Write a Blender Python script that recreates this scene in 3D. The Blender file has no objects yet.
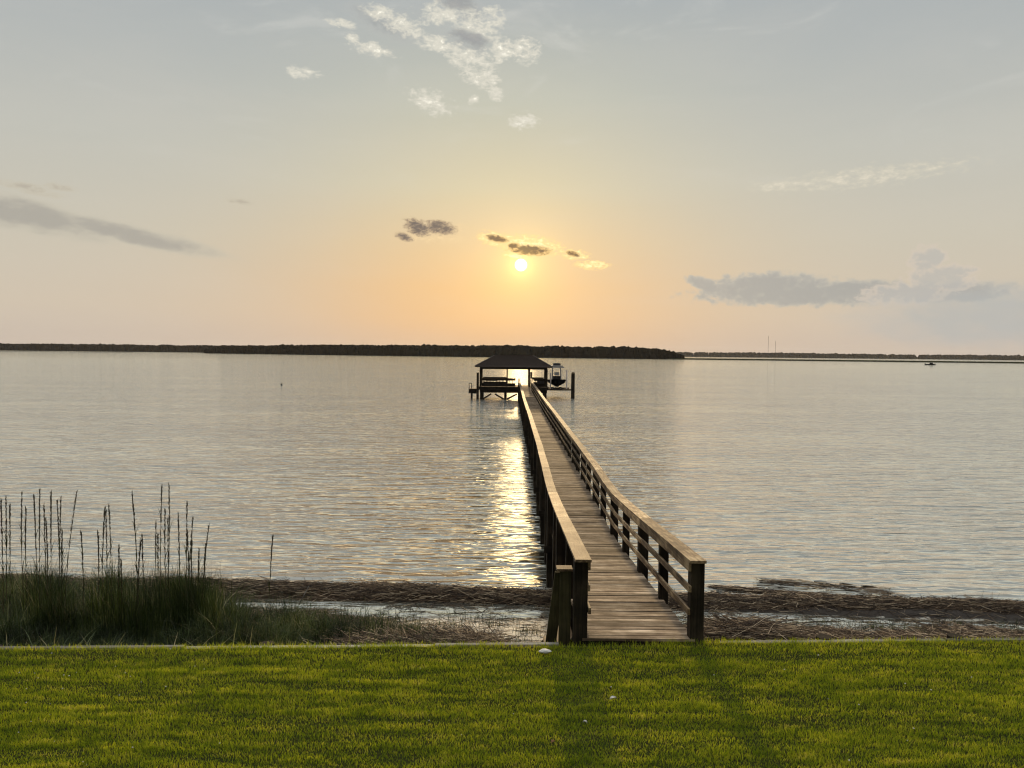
import bpy, bmesh, math, random
import numpy as np
from mathutils import Vector, Matrix, noise as mnoise

random.seed(7); RNG = np.random.default_rng(7)
scene = bpy.context.scene
col = scene.collection
R = math.radians
def U(a, b): return random.uniform(a, b)
def srgb(r, g, b):
    def f(c):
        c /= 255.0
        return c/12.92 if c <= 0.04045 else ((c+0.055)/1.055)**2.4
    return (f(r), f(g), f(b), 1.0)

# ------------------------------------------------------------------ camera
H = 5.93; FPX = 770.0
cam_d = bpy.data.cameras.new('camera'); cam = bpy.data.objects.new('camera', cam_d); col.objects.link(cam)
cam_d.sensor_width = 36.0; cam_d.lens = FPX/1024*36.0; cam_d.clip_start = 0.1; cam_d.clip_end = 30000
yaw = math.atan(2/FPX); pitch = math.atan(30.2/FPX); roll = R(0.6)
CM = Matrix.Rotation(-yaw, 3, 'Z') @ Matrix.Rotation(math.pi/2 - pitch, 3, 'X') @ Matrix.Rotation(roll, 3, 'Z')
cam.matrix_world = Matrix.Translation((0, 0, H)) @ CM.to_4x4()
scene.camera = cam
def ray(px, py):
    return (CM @ Vector(((px-512)/FPX, (384-py)/FPX, -1))).normalized()
def azel(px, py):
    d = ray(px, py); return math.atan2(d.x, d.y), math.asin(d.z)
def at_z(px, py, z):
    d = ray(px, py); t = (z-H)/d.z; return Vector((d.x*t, d.y*t, z))
def at_y(px, py, Y):
    d = ray(px, py); t = Y/d.y; return Vector((d.x*t, Y, H+d.z*t))

# ------------------------------------------------------------------ node helpers
class NT:
    def __init__(s, tree): s.t = tree; s.n = tree.nodes; s.l = tree.links
    def new(s, typ, **kw):
        nd = s.n.new(typ)
        for k, v in kw.items(): setattr(nd, k, v)
        return nd
    def put(s, sock, v):
        if isinstance(v, bpy.types.NodeSocket): s.l.new(v, sock)
        elif v is not None: sock.default_value = v
    def math(s, op, a, b=None, c=None, clamp=False):
        nd = s.new('ShaderNodeMath', operation=op, use_clamp=clamp)
        s.put(nd.inputs[0], a)
        if b is not None: s.put(nd.inputs[1], b)
        if c is not None: s.put(nd.inputs[2], c)
        return nd.outputs[0]
    def mix(s, fac, a, b, blend='MIX'):
        nd = s.new('ShaderNodeMix', data_type='RGBA', blend_type=blend)
        s.put(nd.inputs[0], fac); s.put(nd.inputs[6], a); s.put(nd.inputs[7], b)
        return nd.outputs[2]
    def ramp(s, fac, stops, interp='LINEAR'):
        nd = s.new('ShaderNodeValToRGB'); nd.color_ramp.interpolation = interp
        e = nd.color_ramp.elements
        while len(e) < len(stops): e.new(0.5)
        for i, (p, c) in enumerate(stops): e[i].position = p; e[i].color = c if len(c) == 4 else (*c, 1)
        s.put(nd.inputs[0], fac); return nd.outputs[0]
    def noise(s, vec, scale=5, detail=4, rough=0.55, dist=0.0, dims='3D'):
        nd = s.new('ShaderNodeTexNoise', noise_dimensions=dims)
        s.put(nd.inputs['Vector'], vec); nd.inputs['Scale'].default_value = scale
        nd.inputs['Detail'].default_value = detail; nd.inputs['Roughness'].default_value = rough
        nd.inputs['Distortion'].default_value = dist
        return nd.outputs['Fac']
    def mapping(s, vec, scale=(1, 1, 1), rot=(0, 0, 0), loc=(0, 0, 0)):
        nd = s.new('ShaderNodeMapping'); s.put(nd.inputs[0], vec)
        nd.inputs['Scale'].default_value = scale; nd.inputs['Rotation'].default_value = rot; nd.inputs['Location'].default_value = loc
        return nd.outputs[0]
    def smooth(s, v, a, b):
        nd = s.new('ShaderNodeMapRange', interpolation_type='SMOOTHSTEP')
        s.put(nd.inputs[0], v); nd.inputs[1].default_value = a; nd.inputs[2].default_value = b
        return nd.outputs[0]
def mat(name):
    m = bpy.data.materials.new(name); m.use_nodes = True; t = NT(m.node_tree)
    b = m.node_tree.nodes['Principled BSDF']; o = m.node_tree.nodes['Material Output']
    return m, t, b, o
def wood(name, c1, c2, c3, axis, rough=0.62, bump=0.004, spec=0.15, pale_end=0):
    """weathered boards, grain stretched along one axis (0 x, 1 y, 2 z)"""
    m, t, b, o = mat(name)
    geo = t.new('ShaderNodeNewGeometry'); pos = geo.outputs['Position']; isl = geo.outputs['Random Per Island']
    sc = [26, 26, 26]; sc[axis] = 1.1
    off = t.new('ShaderNodeCombineXYZ'); t.put(off.inputs[0], t.math('MULTIPLY', isl, 31)); t.put(off.inputs[1], t.math('MULTIPLY', isl, 17)); t.put(off.inputs[2], t.math('MULTIPLY', isl, 53))
    add = t.new('ShaderNodeVectorMath', operation='ADD'); t.put(add.inputs[0], pos); t.put(add.inputs[1], off.outputs[0])
    v = t.mapping(add.outputs[0], tuple(sc))
    g = t.noise(v, 1.0, 5, 0.65)
    blot = t.noise(add.outputs[0], 1.7, 5, 0.65)
    f = t.math('ADD', t.math('MULTIPLY', g, 0.5), t.math('MULTIPLY', blot, 0.5))
    base = t.ramp(f, [(0.37, c1), (0.50, c2), (0.63, c3)])
    vary = t.math('ADD', t.math('MULTIPLY', isl, 1.15), 0.42)
    hs = t.new('ShaderNodeHueSaturation'); t.put(hs.inputs['Color'], base); t.put(hs.inputs['Value'], vary)
    t.put(b.inputs['Base Color'], hs.outputs[0])
    if pale_end:   # boards paler towards the landward end
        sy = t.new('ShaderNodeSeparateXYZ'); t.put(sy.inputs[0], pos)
        t.put(hs.inputs['Value'], t.math('MULTIPLY', vary, t.math('ADD', t.math('MULTIPLY', t.smooth(sy.outputs[1], 17.5, 11.0), pale_end), 1.0)))
    t.put(b.inputs['Roughness'], t.math('ADD', t.math('MULTIPLY', g, 0.3), rough-0.15)); b.inputs['Specular IOR Level'].default_value = spec
    bp = t.new('ShaderNodeBump'); bp.inputs['Strength'].default_value = 0.7; bp.inputs['Distance'].default_value = bump
    t.put(bp.inputs['Height'], g); t.put(b.inputs['Normal'], bp.outputs[0])
    return m
def plain(name, c, rough=0.6, var=0.25, scale=3.0, metal=0.0, spec=0.5):
    m, t, b, o = mat(name)
    geo = t.new('ShaderNodeNewGeometry')
    n = t.noise(geo.outputs['Position'], scale, 4, 0.6)
    c1 = tuple(x*(1-var) for x in c[:3])+(1,); c2 = tuple(min(1, x*(1+var)) for x in c[:3])+(1,)
    t.put(b.inputs['Base Color'], t.ramp(n, [(0.3, c1), (0.7, c2)]))
    b.inputs['Roughness'].default_value = rough; b.inputs['Metallic'].default_value = metal
    b.inputs['Specular IOR Level'].default_value = spec
    return m
def leafy(name, stops, trans=0.5, rough=0.5, tcol=(1.4, 1.3, 0.5), patch=None, tgain=1.0, spec=0.3):
    """thin blades: random colour per blade, partly translucent"""
    m, t, b, o = mat(name)
    geo = t.new('ShaderNodeNewGeometry'); isl = geo.outputs['Random Per Island']
    f = isl
    if patch:
        n = t.noise(t.mapping(geo.outputs['Position'], patch), 1.0, 4, 0.6)
        f = t.math('ADD', t.math('MULTIPLY', isl, 0.45), t.math('MULTIPLY', t.smooth(n, 0.32, 0.68), 0.55))
    c = t.ramp(f, stops)
    t.put(b.inputs['Base Color'], c); b.inputs['Roughness'].default_value = rough
    b.inputs['Specular IOR Level'].default_value = spec
    tr = t.new('ShaderNodeBsdfTranslucent')
    tc = t.mix(1.0, c, (*[x*tgain for x in tcol], 1), 'MULTIPLY'); t.put(tr.inputs[0], tc)
    mx = t.new('ShaderNodeMixShader'); mx.inputs[0].default_value = trans
    t.put(mx.inputs[1], b.outputs[0]); t.put(mx.inputs[2], tr.outputs[0]); t.put(o.inputs['Surface'], mx.outputs[0])
    return m

# ------------------------------------------------------------------ mesh helpers
def tag(o, label=None, cat=None, group=None, kind=None):
    if label: o['label'] = label
    if cat: o['category'] = cat
    if group: o['group'] = group
    if kind: o['kind'] = kind
    return o
def empty(name, loc, label, cat, group=None):
    o = bpy.data.objects.new(name, None); col.objects.link(o); o.location = loc; o.empty_display_size = 0.2
    tag(o, label, cat, group); bpy.context.view_layer.update()
    return o
def link(name, me, m, parent=None):
    o = bpy.data.objects.new(name, me); col.objects.link(o)
    if m and not me.materials: me.materials.append(m)
    if parent:
        o.parent = parent
    return o
def np_mesh(name, V, F, m, parent=None, smooth=False):
    """V (n,3) in world space, F (k,3|4); child verts are stored relative to the root"""
    V = np.asarray(V, dtype=np.float32).reshape(-1, 3); F = np.asarray(F, dtype=np.int32)
    if parent is not None:
        off = parent.matrix_world.translation if parent.parent is None else parent.parent.matrix_world.translation
        V = V - np.array(off, dtype=np.float32)
    me = bpy.data.meshes.new(name); k = F.shape[1]
    me.vertices.add(len(V)); me.vertices.foreach_set('co', V.ravel())
    me.loops.add(F.size); me.loops.foreach_set('vertex_index', F.ravel())
    me.polygons.add(len(F)); me.polygons.foreach_set('loop_start', np.arange(0, F.size, k, dtype=np.int32))
    me.polygons.foreach_set('loop_total', np.full(len(F), k, dtype=np.int32))
    if smooth: me.polygons.foreach_set('use_smooth', np.ones(len(F), dtype=bool))
    me.update(calc_edges=True); me.validate()
    return link(name, me, m, parent)
class MB:
    """collects shapes in world space, builds one mesh"""
    def __init__(s): s.bm = bmesh.new()
    def hexa(s, p):      # 8 corners: bottom 4 ccw, top 4 ccw
        v = [s.bm.verts.new(q) for q in p]
        for f in ((3,2,1,0), (4,5,6,7), (0,1,5,4), (1,2,6,5), (2,3,7,6), (3,0,4,7)): s.bm.faces.new([v[i] for i in f])
        return s
    def box(s, x0, x1, y0, y1, z0, z1):
        return s.hexa([(x0,y0,z0),(x1,y0,z0),(x1,y1,z0),(x0,y1,z0),(x0,y0,z1),(x1,y0,z1),(x1,y1,z1),(x0,y1,z1)])
    def bar(s, a, b, w, h, up=(0,0,1)):
        a = Vector(a); b = Vector(b); d = (b-a).normalized(); up = Vector(up)
        if abs(d.dot(up)) > 0.98: up = Vector((0,1,0))
        sx = d.cross(up).normalized()*(w/2); sz = sx.cross(d).normalized()*(h/2)
        return s.hexa([a-sx-sz, a+sx-sz, b+sx-sz, b-sx-sz, a-sx+sz, a+sx+sz, b+sx+sz, b-sx+sz])
    def cyl(s, a, b, r0, r1=None, n=12, cap=True):
        r1 = r0 if r1 is None else r1
        a = Vector(a); b = Vector(b); d = (b-a).normalized(); u = d.orthogonal().normalized(); w = d.cross(u)
        A = []; B = []
        for i in range(n):
            t = 2*math.pi*i/n; o = u*math.cos(t)+w*math.sin(t)
            A.append(s.bm.verts.new(a+o*r0)); B.append(s.bm.verts.new(b+o*r1))
        for i in range(n): s.bm.faces.new((A[i], A[(i+1)%n], B[(i+1)%n], B[i]))
        if cap: s.bm.faces.new(A[::-1]); s.bm.faces.new(B)
        return s
    def tube(s, pts, r, n=8):
        for i in range(len(pts)-1): s.cyl(pts[i], pts[i+1], r, r, n)
        return s
    def loft(s, rings, close=True, cap=True):
        RV = [[s.bm.verts.new(p) for p in ring] for ring in rings]; n = len(rings[0])
        for a, b in zip(RV[:-1], RV[1:]):
            for i in range(n if close else n-1): s.bm.faces.new((a[i], a[(i+1)%n], b[(i+1)%n], b[i]))
        if cap and close: s.bm.faces.new(RV[0][::-1]); s.bm.faces.new(RV[-1])
        return s
    def build(s, name, m, parent=None, smooth=False, bevel=0):
        bmesh.ops.recalc_face_normals(s.bm, faces=s.bm.faces)
        if bevel: bmesh.ops.bevel(s.bm, geom=list(s.bm.edges), offset=bevel, segments=1, affect='EDGES', profile=0.5)
        if parent is not None:
            off = parent.matrix_world.translation if parent.parent is None else parent.parent.matrix_world.translation
            bmesh.ops.translate(s.bm, verts=s.bm.verts, vec=-Vector(off))
        me = bpy.data.meshes.new(name); s.bm.to_mesh(me); s.bm.free()
        if smooth:
            for p in me.polygons: p.use_smooth = True
        return link(name, me, m, parent)
def tubes(P, Rr, sides=3):
    """P (n,k,3) polylines, Rr (n,k) radii -> V,F of thin tubes"""
    n, k, _ = P.shape
    d = np.gradient(P, axis=1); d /= np.linalg.norm(d, axis=2, keepdims=True)+1e-9
    ref = np.where(np.abs(d[..., 2:3]) > 0.9, np.array([1., 0, 0]), np.array([0, 0, 1.]))
    u = np.cross(d, ref); u /= np.linalg.norm(u, axis=2, keepdims=True)+1e-9; w = np.cross(d, u)
    V = []
    for s in range(sides):
        a = 2*math.pi*s/sides
        V.append(P + (u*math.cos(a)+w*math.sin(a))*Rr[..., None])
    V = np.stack(V, axis=2)                     # n,k,sides,3
    idx = np.arange(n*k*sides).reshape(n, k, sides)
    a = idx[:, :-1, :]; b = idx[:, 1:, :]
    F = np.stack([a, np.roll(a, -1, 2), np.roll(b, -1, 2), b], axis=-1).reshape(-1, 4)
    return V.reshape(-1, 3), F
def ribbons(P, W, side):
    """P (n,k,3), W (n,k) widths, side (n,3) -> V,F quads"""
    n, k, _ = P.shape
    s = side[:, None, :]*W[..., None]*0.5
    V = np.stack([P-s, P+s], axis=2)
    idx = np.arange(n*k*2).reshape(n, k, 2)
    F = np.stack([idx[:, :-1, 0], idx[:, :-1, 1], idx[:, 1:, 1], idx[:, 1:, 0]], axis=-1).reshape(-1, 4)
    return V.reshape(-1, 3), F
def fnoise(x, y, seed=0, scale=1.0):
    """cheap vectorised value noise in 0..1"""
    x = np.asarray(x)*scale + seed*17.3; y = np.asarray(y)*scale + seed*9.1
    xi = np.floor(x); yi = np.floor(y); fx = x-xi; fy = y-yi
    fx = fx*fx*(3-2*fx); fy = fy*fy*(3-2*fy)
    def h(a, b):
        v = np.sin(a*127.1+b*311.7+seed*74.7)*43758.5453; return v-np.floor(v)
    return (h(xi,yi)*(1-fx)+h(xi+1,yi)*fx)*(1-fy)+(h(xi,yi+1)*(1-fx)+h(xi+1,yi+1)*fx)*fy
def fbm(x, y, seed=0, scale=1.0, o=4):
    s = 0; a = 1; tot = 0
    for i in range(o): s = s+a*fnoise(x, y, seed+i, scale*2**i); tot += a; a *= 0.5
    return s/tot

# ------------------------------------------------------------------ sky
SUN = ray(521, 265); sun_az, sun_el = azel(521, 265)
world = bpy.data.worlds.new('World'); scene.world = world; world.use_nodes = True
w = NT(world.node_tree)
for n in list(w.n): w.n.remove(n)
out = w.new('ShaderNodeOutputWorld')
tc = w.new('ShaderNodeTexCoord'); vec = tc.outputs['Generated']
sep = w.new('ShaderNodeSeparateXYZ'); w.put(sep.inputs[0], vec)
AZ = w.math('MULTIPLY', w.math('ARCTAN2', sep.outputs[0], sep.outputs[1]), 180/math.pi)
EL = w.math('MULTIPLY', w.math('ARCSINE', sep.outputs[2]), 180/math.pi)
elf = w.math('DIVIDE', EL, 90.0, clamp=True)
def stops(rows): return [(e/90.0, srgb(*c)) for e, c in rows]
away = w.ramp(elf, stops([(0, (188,174,162)), (3, (194,181,163)), (8, (189,183,168)), (14, (180,180,172)), (20, (167,171,170)), (28, (154,161,166)), (45, (150,156,162)), (62, (215,218,219)), (90, (238,240,240))]))
near = w.ramp(elf, stops([(0, (206,168,134)), (2.5, (214,172,126)), (5, (215,174,124)), (8, (208,180,138)), (12, (195,186,158)), (18, (178,180,168)), (24, (161,167,168)), (30, (154,161,166)), (45, (150,156,162)), (62, (215,218,219)), (90, (238,240,240))]))
daz = w.math('SUBTRACT', AZ, math.degrees(sun_az)-2.0)
g = w.math('EXPONENT', w.math('MULTIPLY', w.math('POWER', w.math('DIVIDE', daz, 15.0), 2.0), -1.0))
sky = w.mix(g, away, near)
# glow around the sun
dot = w.new('ShaderNodeVectorMath', operation='DOT_PRODUCT'); w.put(dot.inputs[0], vec); dot.inputs[1].default_value = SUN
ang = w.math('MULTIPLY', w.math('ARCCOSINE', w.math('MINIMUM', dot.outputs['Value'], 1.0)), 180/math.pi)
def gl(sig, amp): return w.math('MULTIPLY', w.math('EXPONENT', w.math('DIVIDE', ang, -sig)), amp)
def addc(base, fac, c):
    sc_ = w.new('ShaderNodeVectorMath', operation='SCALE'); sc_.inputs[0].default_value = c; w.put(sc_.inputs['Scale'], fac)
    ad = w.new('ShaderNodeVectorMath', operation='ADD'); w.put(ad.inputs[0], base); w.put(ad.inputs[1], sc_.outputs[0]); return ad.outputs[0]
sky = addc(sky, gl(1.8, 0.50), (1.0, 0.60, 0.08))
sky = addc(sky, gl(6.0, 0.09), (1.0, 0.80, 0.40))
# the sky opposite the sunset is dimmer and bluer
back = w.smooth(sep.outputs[1], 0.25, -0.85)
sky = w.mix(w.math('MULTIPLY', back, 0.80), sky, srgb(80, 84, 92))
sky = addc(sky, w.smooth(EL, 50, 70), (1.05, 1.05, 1.0))  # extra overhead brightness added to the sky to lift lawn and deck
# faint vertical shimmer of thin haze
cv = w.new('ShaderNodeCombineXYZ'); w.put(cv.inputs[0], AZ); w.put(cv.inputs[1], EL)
UV = cv.outputs[0]
thin = w.noise(w.mapping(UV, (0.05, 0.22, 1), (0, 0, 0.12)), 1.0, 5, 0.6, 0.6)
sky = w.mix(w.math('MULTIPLY', w.smooth(thin, 0.35, 0.75), 0.10), sky, srgb(206, 198, 186))
thin2 = w.noise(w.mapping(UV, (0.09, 0.30, 1), (0, 0, -0.35), (9, 4, 0)), 1.0, 6, 0.62, 1.2)
cir = w.math('MULTIPLY', w.smooth(thin2, 0.52, 0.78), w.smooth(EL, 9, 20))
sky = w.mix(w.math('MULTIPLY', cir, 0.30), sky, srgb(205, 204, 198))
# noise fields shared by the clouds
nA = w.noise(w.mapping(UV, (1.0, 1.75, 1)), 0.95, 5, 0.66, 0.3)
nB = w.noise(w.mapping(UV, (0.8, 1.6, 1), (0,0,-.25), (31, 7, 0)), 1.6, 5, 0.68, 0.0)
nC = w.noise(w.mapping(UV, (0.55, 1.3, 1), (0, 0, 0.2), (5, 19, 0)), 0.9, 4, 0.6, 0.0)
def ellipse(px, py, hx, up, dn, tilt=0):
    """squared distance from an ellipse of the sky, 1 on its rim"""
    a, e = azel(px, py); k = 57.3/FPX
    mp = w.new('ShaderNodeMapping', vector_type='TEXTURE'); w.put(mp.inputs[0], UV)
    mp.inputs['Location'].default_value = (math.degrees(a), math.degrees(e)+(up-dn)*k/2, 0); mp.inputs['Rotation'].default_value = (0, 0, R(tilt))
    mp.inputs['Scale'].default_value = (hx*k, (up+dn)/2*k, 1)
    d_ = w.new('ShaderNodeVectorMath', operation='DOT_PRODUCT'); w.put(d_.inputs[0], mp.outputs[0]); w.put(d_.inputs[1], mp.outputs[0])
    return d_.outputs['Value']
def cloud(sky, specs, nz, amp, lo, hi, c_edge, c_core, core=(0.5, 1.2), alpha=1.0):
    m = None
    for s in specs:
        e = ellipse(*s); m = e if m is None else w.math('MINIMUM', m, e)
    m = w.math('SUBTRACT', 1.0, w.math('MINIMUM', m, 4.0))
    f = w.math('ADD', m, w.math('MULTIPLY', w.math('SUBTRACT', nz, 0.5), amp))
    a = w.math('MULTIPLY', w.smooth(f, lo, hi), alpha)
    c = w.mix(w.smooth(f, core[0], core[1]), c_edge, c_core)
    return w.mix(a, sky, c)
# grey wedge on the left, grey bank with its tower on the right
sky = cloud(sky, [(20, 212, 90, 15, 17, -9), (130, 232, 95, 8, 12, -10)], nC, 1.3, -0.15, 0.9, srgb(184,178,163), srgb(160,156,147), (0.2, 1.0), 0.9)
nG = w.noise(w.mapping(UV, (1.3, 1.7, 1), (0, 0, 0.2), (2, 31, 0)), 1.0, 5, 0.60, 0.3)
sky = cloud(sky, [(812, 298, 122, 17, 9, 0), (765, 290, 66, 18, 12, 2), (860, 294, 60, 14, 8, 0), (945, 296, 60, 13, 8, 0), (706, 286, 22, 8, 6, -20)], nG, 2.0, -0.1, 0.55, srgb(176,173,164), srgb(157,157,153), (0.1, 0.9), 0.95)
sky = cloud(sky, [(928, 262, 17, 17, 14, 0), (940, 280, 34, 17, 14, 0), (905, 296, 46, 14, 10, 0)], nG, 2.2, 0.1, 0.5, srgb(198,186,172), srgb(176,173,167), (0.3, 0.9), 0.8)
sky = cloud(sky, [(1010, 312, 150, 30, 40, 0)], nC, 0.8, -0.1, 1.1, srgb(176,174,170), srgb(166,170,170), (0.2, 1.0), 0.75)
# pale wisps
sky = cloud(sky, [(865, 178, 105, 12, 10, 2), (790, 185, 50, 7, 6, 3)], nB, 4.0, 0.1, 1.6, srgb(200,194,176), srgb(214,206,188), (0.6, 1.8), 0.85)
sky = cloud(sky, [(240, 201, 22, 4, 5, -5), (30, 190, 40, 8, 6, -8), (60, 188, 20, 6, 5, 0)], nB, 1.6, 0.4, 1.1, srgb(186,178,160), srgb(158,150,138), (0.7, 1.4), 0.7)
# bright broken cluster at the top
gy = srgb(150,153,152)
nD = w.noise(w.mapping(UV, (1.15, 2.1, 1), (0, 0, -0.35), (3, 11, 0)), 1.0, 6, 0.62, 0.4)
nE = w.noise(w.mapping(UV, (2.4, 4.4, 1), (0, 0, 0.1), (13, 2, 0)), 1.0, 5, 0.66, 0.5)
nF = w.noise(w.mapping(UV, (1.7, 2.6, 1), (0, 0, -0.3), (23, 5, 0)), 1.0, 4, 0.6, 0.0)
sky = cloud(sky, [(462, 10, 38, 14, 14, -8), (468, 42, 38, 14, 14, -14), (385, 24, 50, 14, 14, -18)], nD, 1.6, 0.0, 1.1, srgb(172,174,171), srgb(150,153,153), (0.4, 1.2), 0.7)
tops = [(382, 14, 22, 8, 8, -10), (402, 24, 28, 9, 11, -22), (446, 14, 34, 12, 11, 6), (490, 20, 18, 12, 10, 0), (475, 28, 34, 9, 10, -16),
        (438, 44, 26, 9, 9, -6), (466, 56, 38, 10, 12, -20), (500, 52, 22, 13, 11, 10), (524, 50, 18, 13, 13, 0), (478, 74, 26, 13, 13, -24), (496, 92, 11, 8, 8, -30),
        (372, 49, 24, 7, 7, -10), (352, 38, 10, 6, 6, -20), (342, 23, 17, 5, 5, -4), (303, 73, 17, 6, 6, 0), (430, 101, 27, 11, 11, -18), (474, 99, 7, 5, 5, 0), (524, 121, 16, 9, 10, 0)]
lit = w.mix(w.smooth(nF, 0.42, 0.62), srgb(212,209,197), srgb(250,246,230))
sky = cloud(sky, tops, w.math('ADD', w.math('MULTIPLY', nD, 0.62), w.math('MULTIPLY', nE, 0.38)), 6.0, 0.0, 1.15, srgb(206,203,190), lit, (0.9, 1.8), 0.95)
sky = cloud(sky, [(472, 37, 24, 7, 8, -14), (458, 4, 22, 9, 7, 0)], nD, 1.8, 0.1, 0.9, gy, srgb(146,148,149), (0.5, 1.0), 0.85)
# dark clouds with a lit rim beside the sun
sky = cloud(sky, [(428, 238, 40, 7, 7, -3), (456, 240, 22, 6, 6, 0), (452, 228, 26, 6, 6, 0)], nE, 3.6, 0.3, 1.7, srgb(222,196,152), srgb(238,210,165), (1.0, 2.0), 0.75)
sky = cloud(sky, [(418, 228, 16, 9, 8, -16), (440, 228, 18, 8, 7, -8), (404, 237, 10, 4, 4, -14)], nE, 2.4, -0.15, 0.6, srgb(165,146,122), srgb(78,77,84), (0.2, 1.1), 0.95)
sky = cloud(sky, [(530, 247, 38, 12, 9, -6), (496, 239, 22, 8, 8, -8), (574, 255, 18, 6, 5, -4), (592, 265, 20, 5, 5, -3), (514, 256, 12, 6, 5, 0)], nE, 3.6, -0.1, 1.2, srgb(252,214,128), srgb(255,240,185), (0.2, 1.4), 0.95)
sky = cloud(sky, [(530, 251, 25, 7, 5.5, -2), (497, 239, 14, 4.6, 4.2, -10), (573, 254, 9, 3.4, 3.2, -12), (514, 246, 8, 4, 3.5, 0)], nE, 2.4, 0.0, 0.9, srgb(172,124,66), srgb(80,62,54), (0.2, 1.0), 0.95)
# the sun's disc
disc = w.math('SUBTRACT', 1.0, w.smooth(ang, 0.36, 0.50))
sky = addc(sky, disc, (3.0, 2.6, 1.3))
sky = addc(sky, gl(0.45, 0.9), (1.0, 0.75, 0.2))
nish = w.new('ShaderNodeTexSky', sky_type='NISHITA'); nish.sun_disc = False
nish.sun_elevation = sun_el; nish.sun_rotation = sun_az; nish.dust_density = 3.0; nish.air_density = 1.0
bg1 = w.new('ShaderNodeBackground'); w.put(bg1.inputs[0], nish.outputs[0]); bg1.inputs[1].default_value = 0.05
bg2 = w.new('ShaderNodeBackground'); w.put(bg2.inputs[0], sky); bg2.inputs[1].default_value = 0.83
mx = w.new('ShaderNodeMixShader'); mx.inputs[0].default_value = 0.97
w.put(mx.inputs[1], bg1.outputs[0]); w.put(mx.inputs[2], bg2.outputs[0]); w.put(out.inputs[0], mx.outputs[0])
world.cycles.sampling_method = 'MANUAL'; world.cycles.sample_map_resolution = 1024

sl = bpy.data.lights.new('sun', 'SUN'); so = bpy.data.objects.new('sun', sl); col.objects.link(so)
sl.energy = 2.0; sl.angle = R(1.0); sl.color = (1.0, 0.70, 0.36)
so.rotation_euler = SUN.to_track_quat('Z', 'Y').to_euler(); so.location = (0, 0, 60)

# ------------------------------------------------------------------ materials
M = {}
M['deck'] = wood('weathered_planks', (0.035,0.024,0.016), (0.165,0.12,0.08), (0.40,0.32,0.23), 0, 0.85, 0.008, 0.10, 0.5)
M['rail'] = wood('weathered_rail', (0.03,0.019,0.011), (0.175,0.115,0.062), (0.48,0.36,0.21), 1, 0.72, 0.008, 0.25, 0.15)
M['post'] = wood('dark_treated_post', (0.010,0.008,0.006), (0.03,0.023,0.015), (0.075,0.058,0.036), 2, 0.85)
M['post_green'] = wood('greenish_post', (0.03,0.028,0.012), (0.07,0.062,0.028), (0.12,0.105,0.05), 2, 0.8)
M['beamx'] = wood('dark_beam', (0.012,0.010,0.008), (0.028,0.022,0.016), (0.05,0.04,0.03), 0, 0.85)
M['beamy'] = wood('dark_stringer', (0.012,0.010,0.008), (0.028,0.022,0.016), (0.05,0.04,0.03), 1, 0.85)
M['cap'] = wood('grey_wall_cap', (0.10,0.09,0.08), (0.24,0.22,0.19), (0.42,0.40,0.36), 0, 0.8)
M['shingle'] = plain('brown_shingles', (0.045,0.030,0.022), 0.85, 0.35, 8)
M['hull'] = plain('dark_hull_paint', (0.010,0.010,0.011), 0.8, 0.1, 2, 0, 0.0)
M['white'] = plain('white_gelcoat', (0.55,0.54,0.52), 0.35, 0.08, 2)
M['canvas'] = plain('grey_canvas', (0.34,0.33,0.32), 0.8, 0.1, 5)
M['black'] = plain('dark_vinyl', (0.025,0.025,0.028), 0.6, 0.2, 5)
M['alu'] = plain('aluminium_tube', (0.35,0.35,0.36), 0.4, 0.1, 5, 1.0)
M['pvc'] = plain('pale_guide_tube', (0.75,0.66,0.62), 0.6, 0.1, 5)
M['steel'] = plain('rusted_steel', (0.05,0.04,0.035), 0.6, 0.2, 5, 0.6)
M['stone'] = plain('pale_stone', (0.55,0.54,0.50), 0.8, 0.2, 30)
M['leaf'] = plain('bleached_leaf', (0.6,0.58,0.52), 0.8, 0.2, 30)
M['orange_leaf'] = plain('brown_leaf', (0.25,0.12,0.05), 0.8, 0.2, 30)
M['grass'] = leafy('lawn_blades', [(0.0, (0.08,0.13,0.018)), (0.4, (0.24,0.31,0.030)), (0.8, (0.46,0.47,0.055)), (1.0, (0.60,0.52,0.22))], 0.55, 0.7, (1.28,1.26,0.42), (2.2, 8.0, 1), 1.0, 0.12)
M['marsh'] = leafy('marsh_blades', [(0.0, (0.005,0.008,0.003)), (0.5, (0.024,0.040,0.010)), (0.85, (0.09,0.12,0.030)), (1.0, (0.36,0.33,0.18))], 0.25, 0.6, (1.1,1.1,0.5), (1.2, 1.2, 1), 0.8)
M['reed'] = leafy('reed_stalks', [(0.0, (0.030,0.028,0.014)), (0.6, (0.07,0.060,0.030)), (1.0, (0.15,0.12,0.065))], 0.2, 0.7, (1,0.9,0.5))
M['wrack'] = leafy('dry_wrack', [(0.0, (0.018,0.012,0.008)), (0.5, (0.075,0.048,0.028)), (0.78, (0.22,0.15,0.088)), (1.0, (0.60,0.48,0.32))], 0.06, 0.6, (1,0.9,0.6))
M['forest'] = plain('far_foliage', (0.008,0.007,0.003), 0.95, 0.35, 0.08, 0, 0.0)

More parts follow.
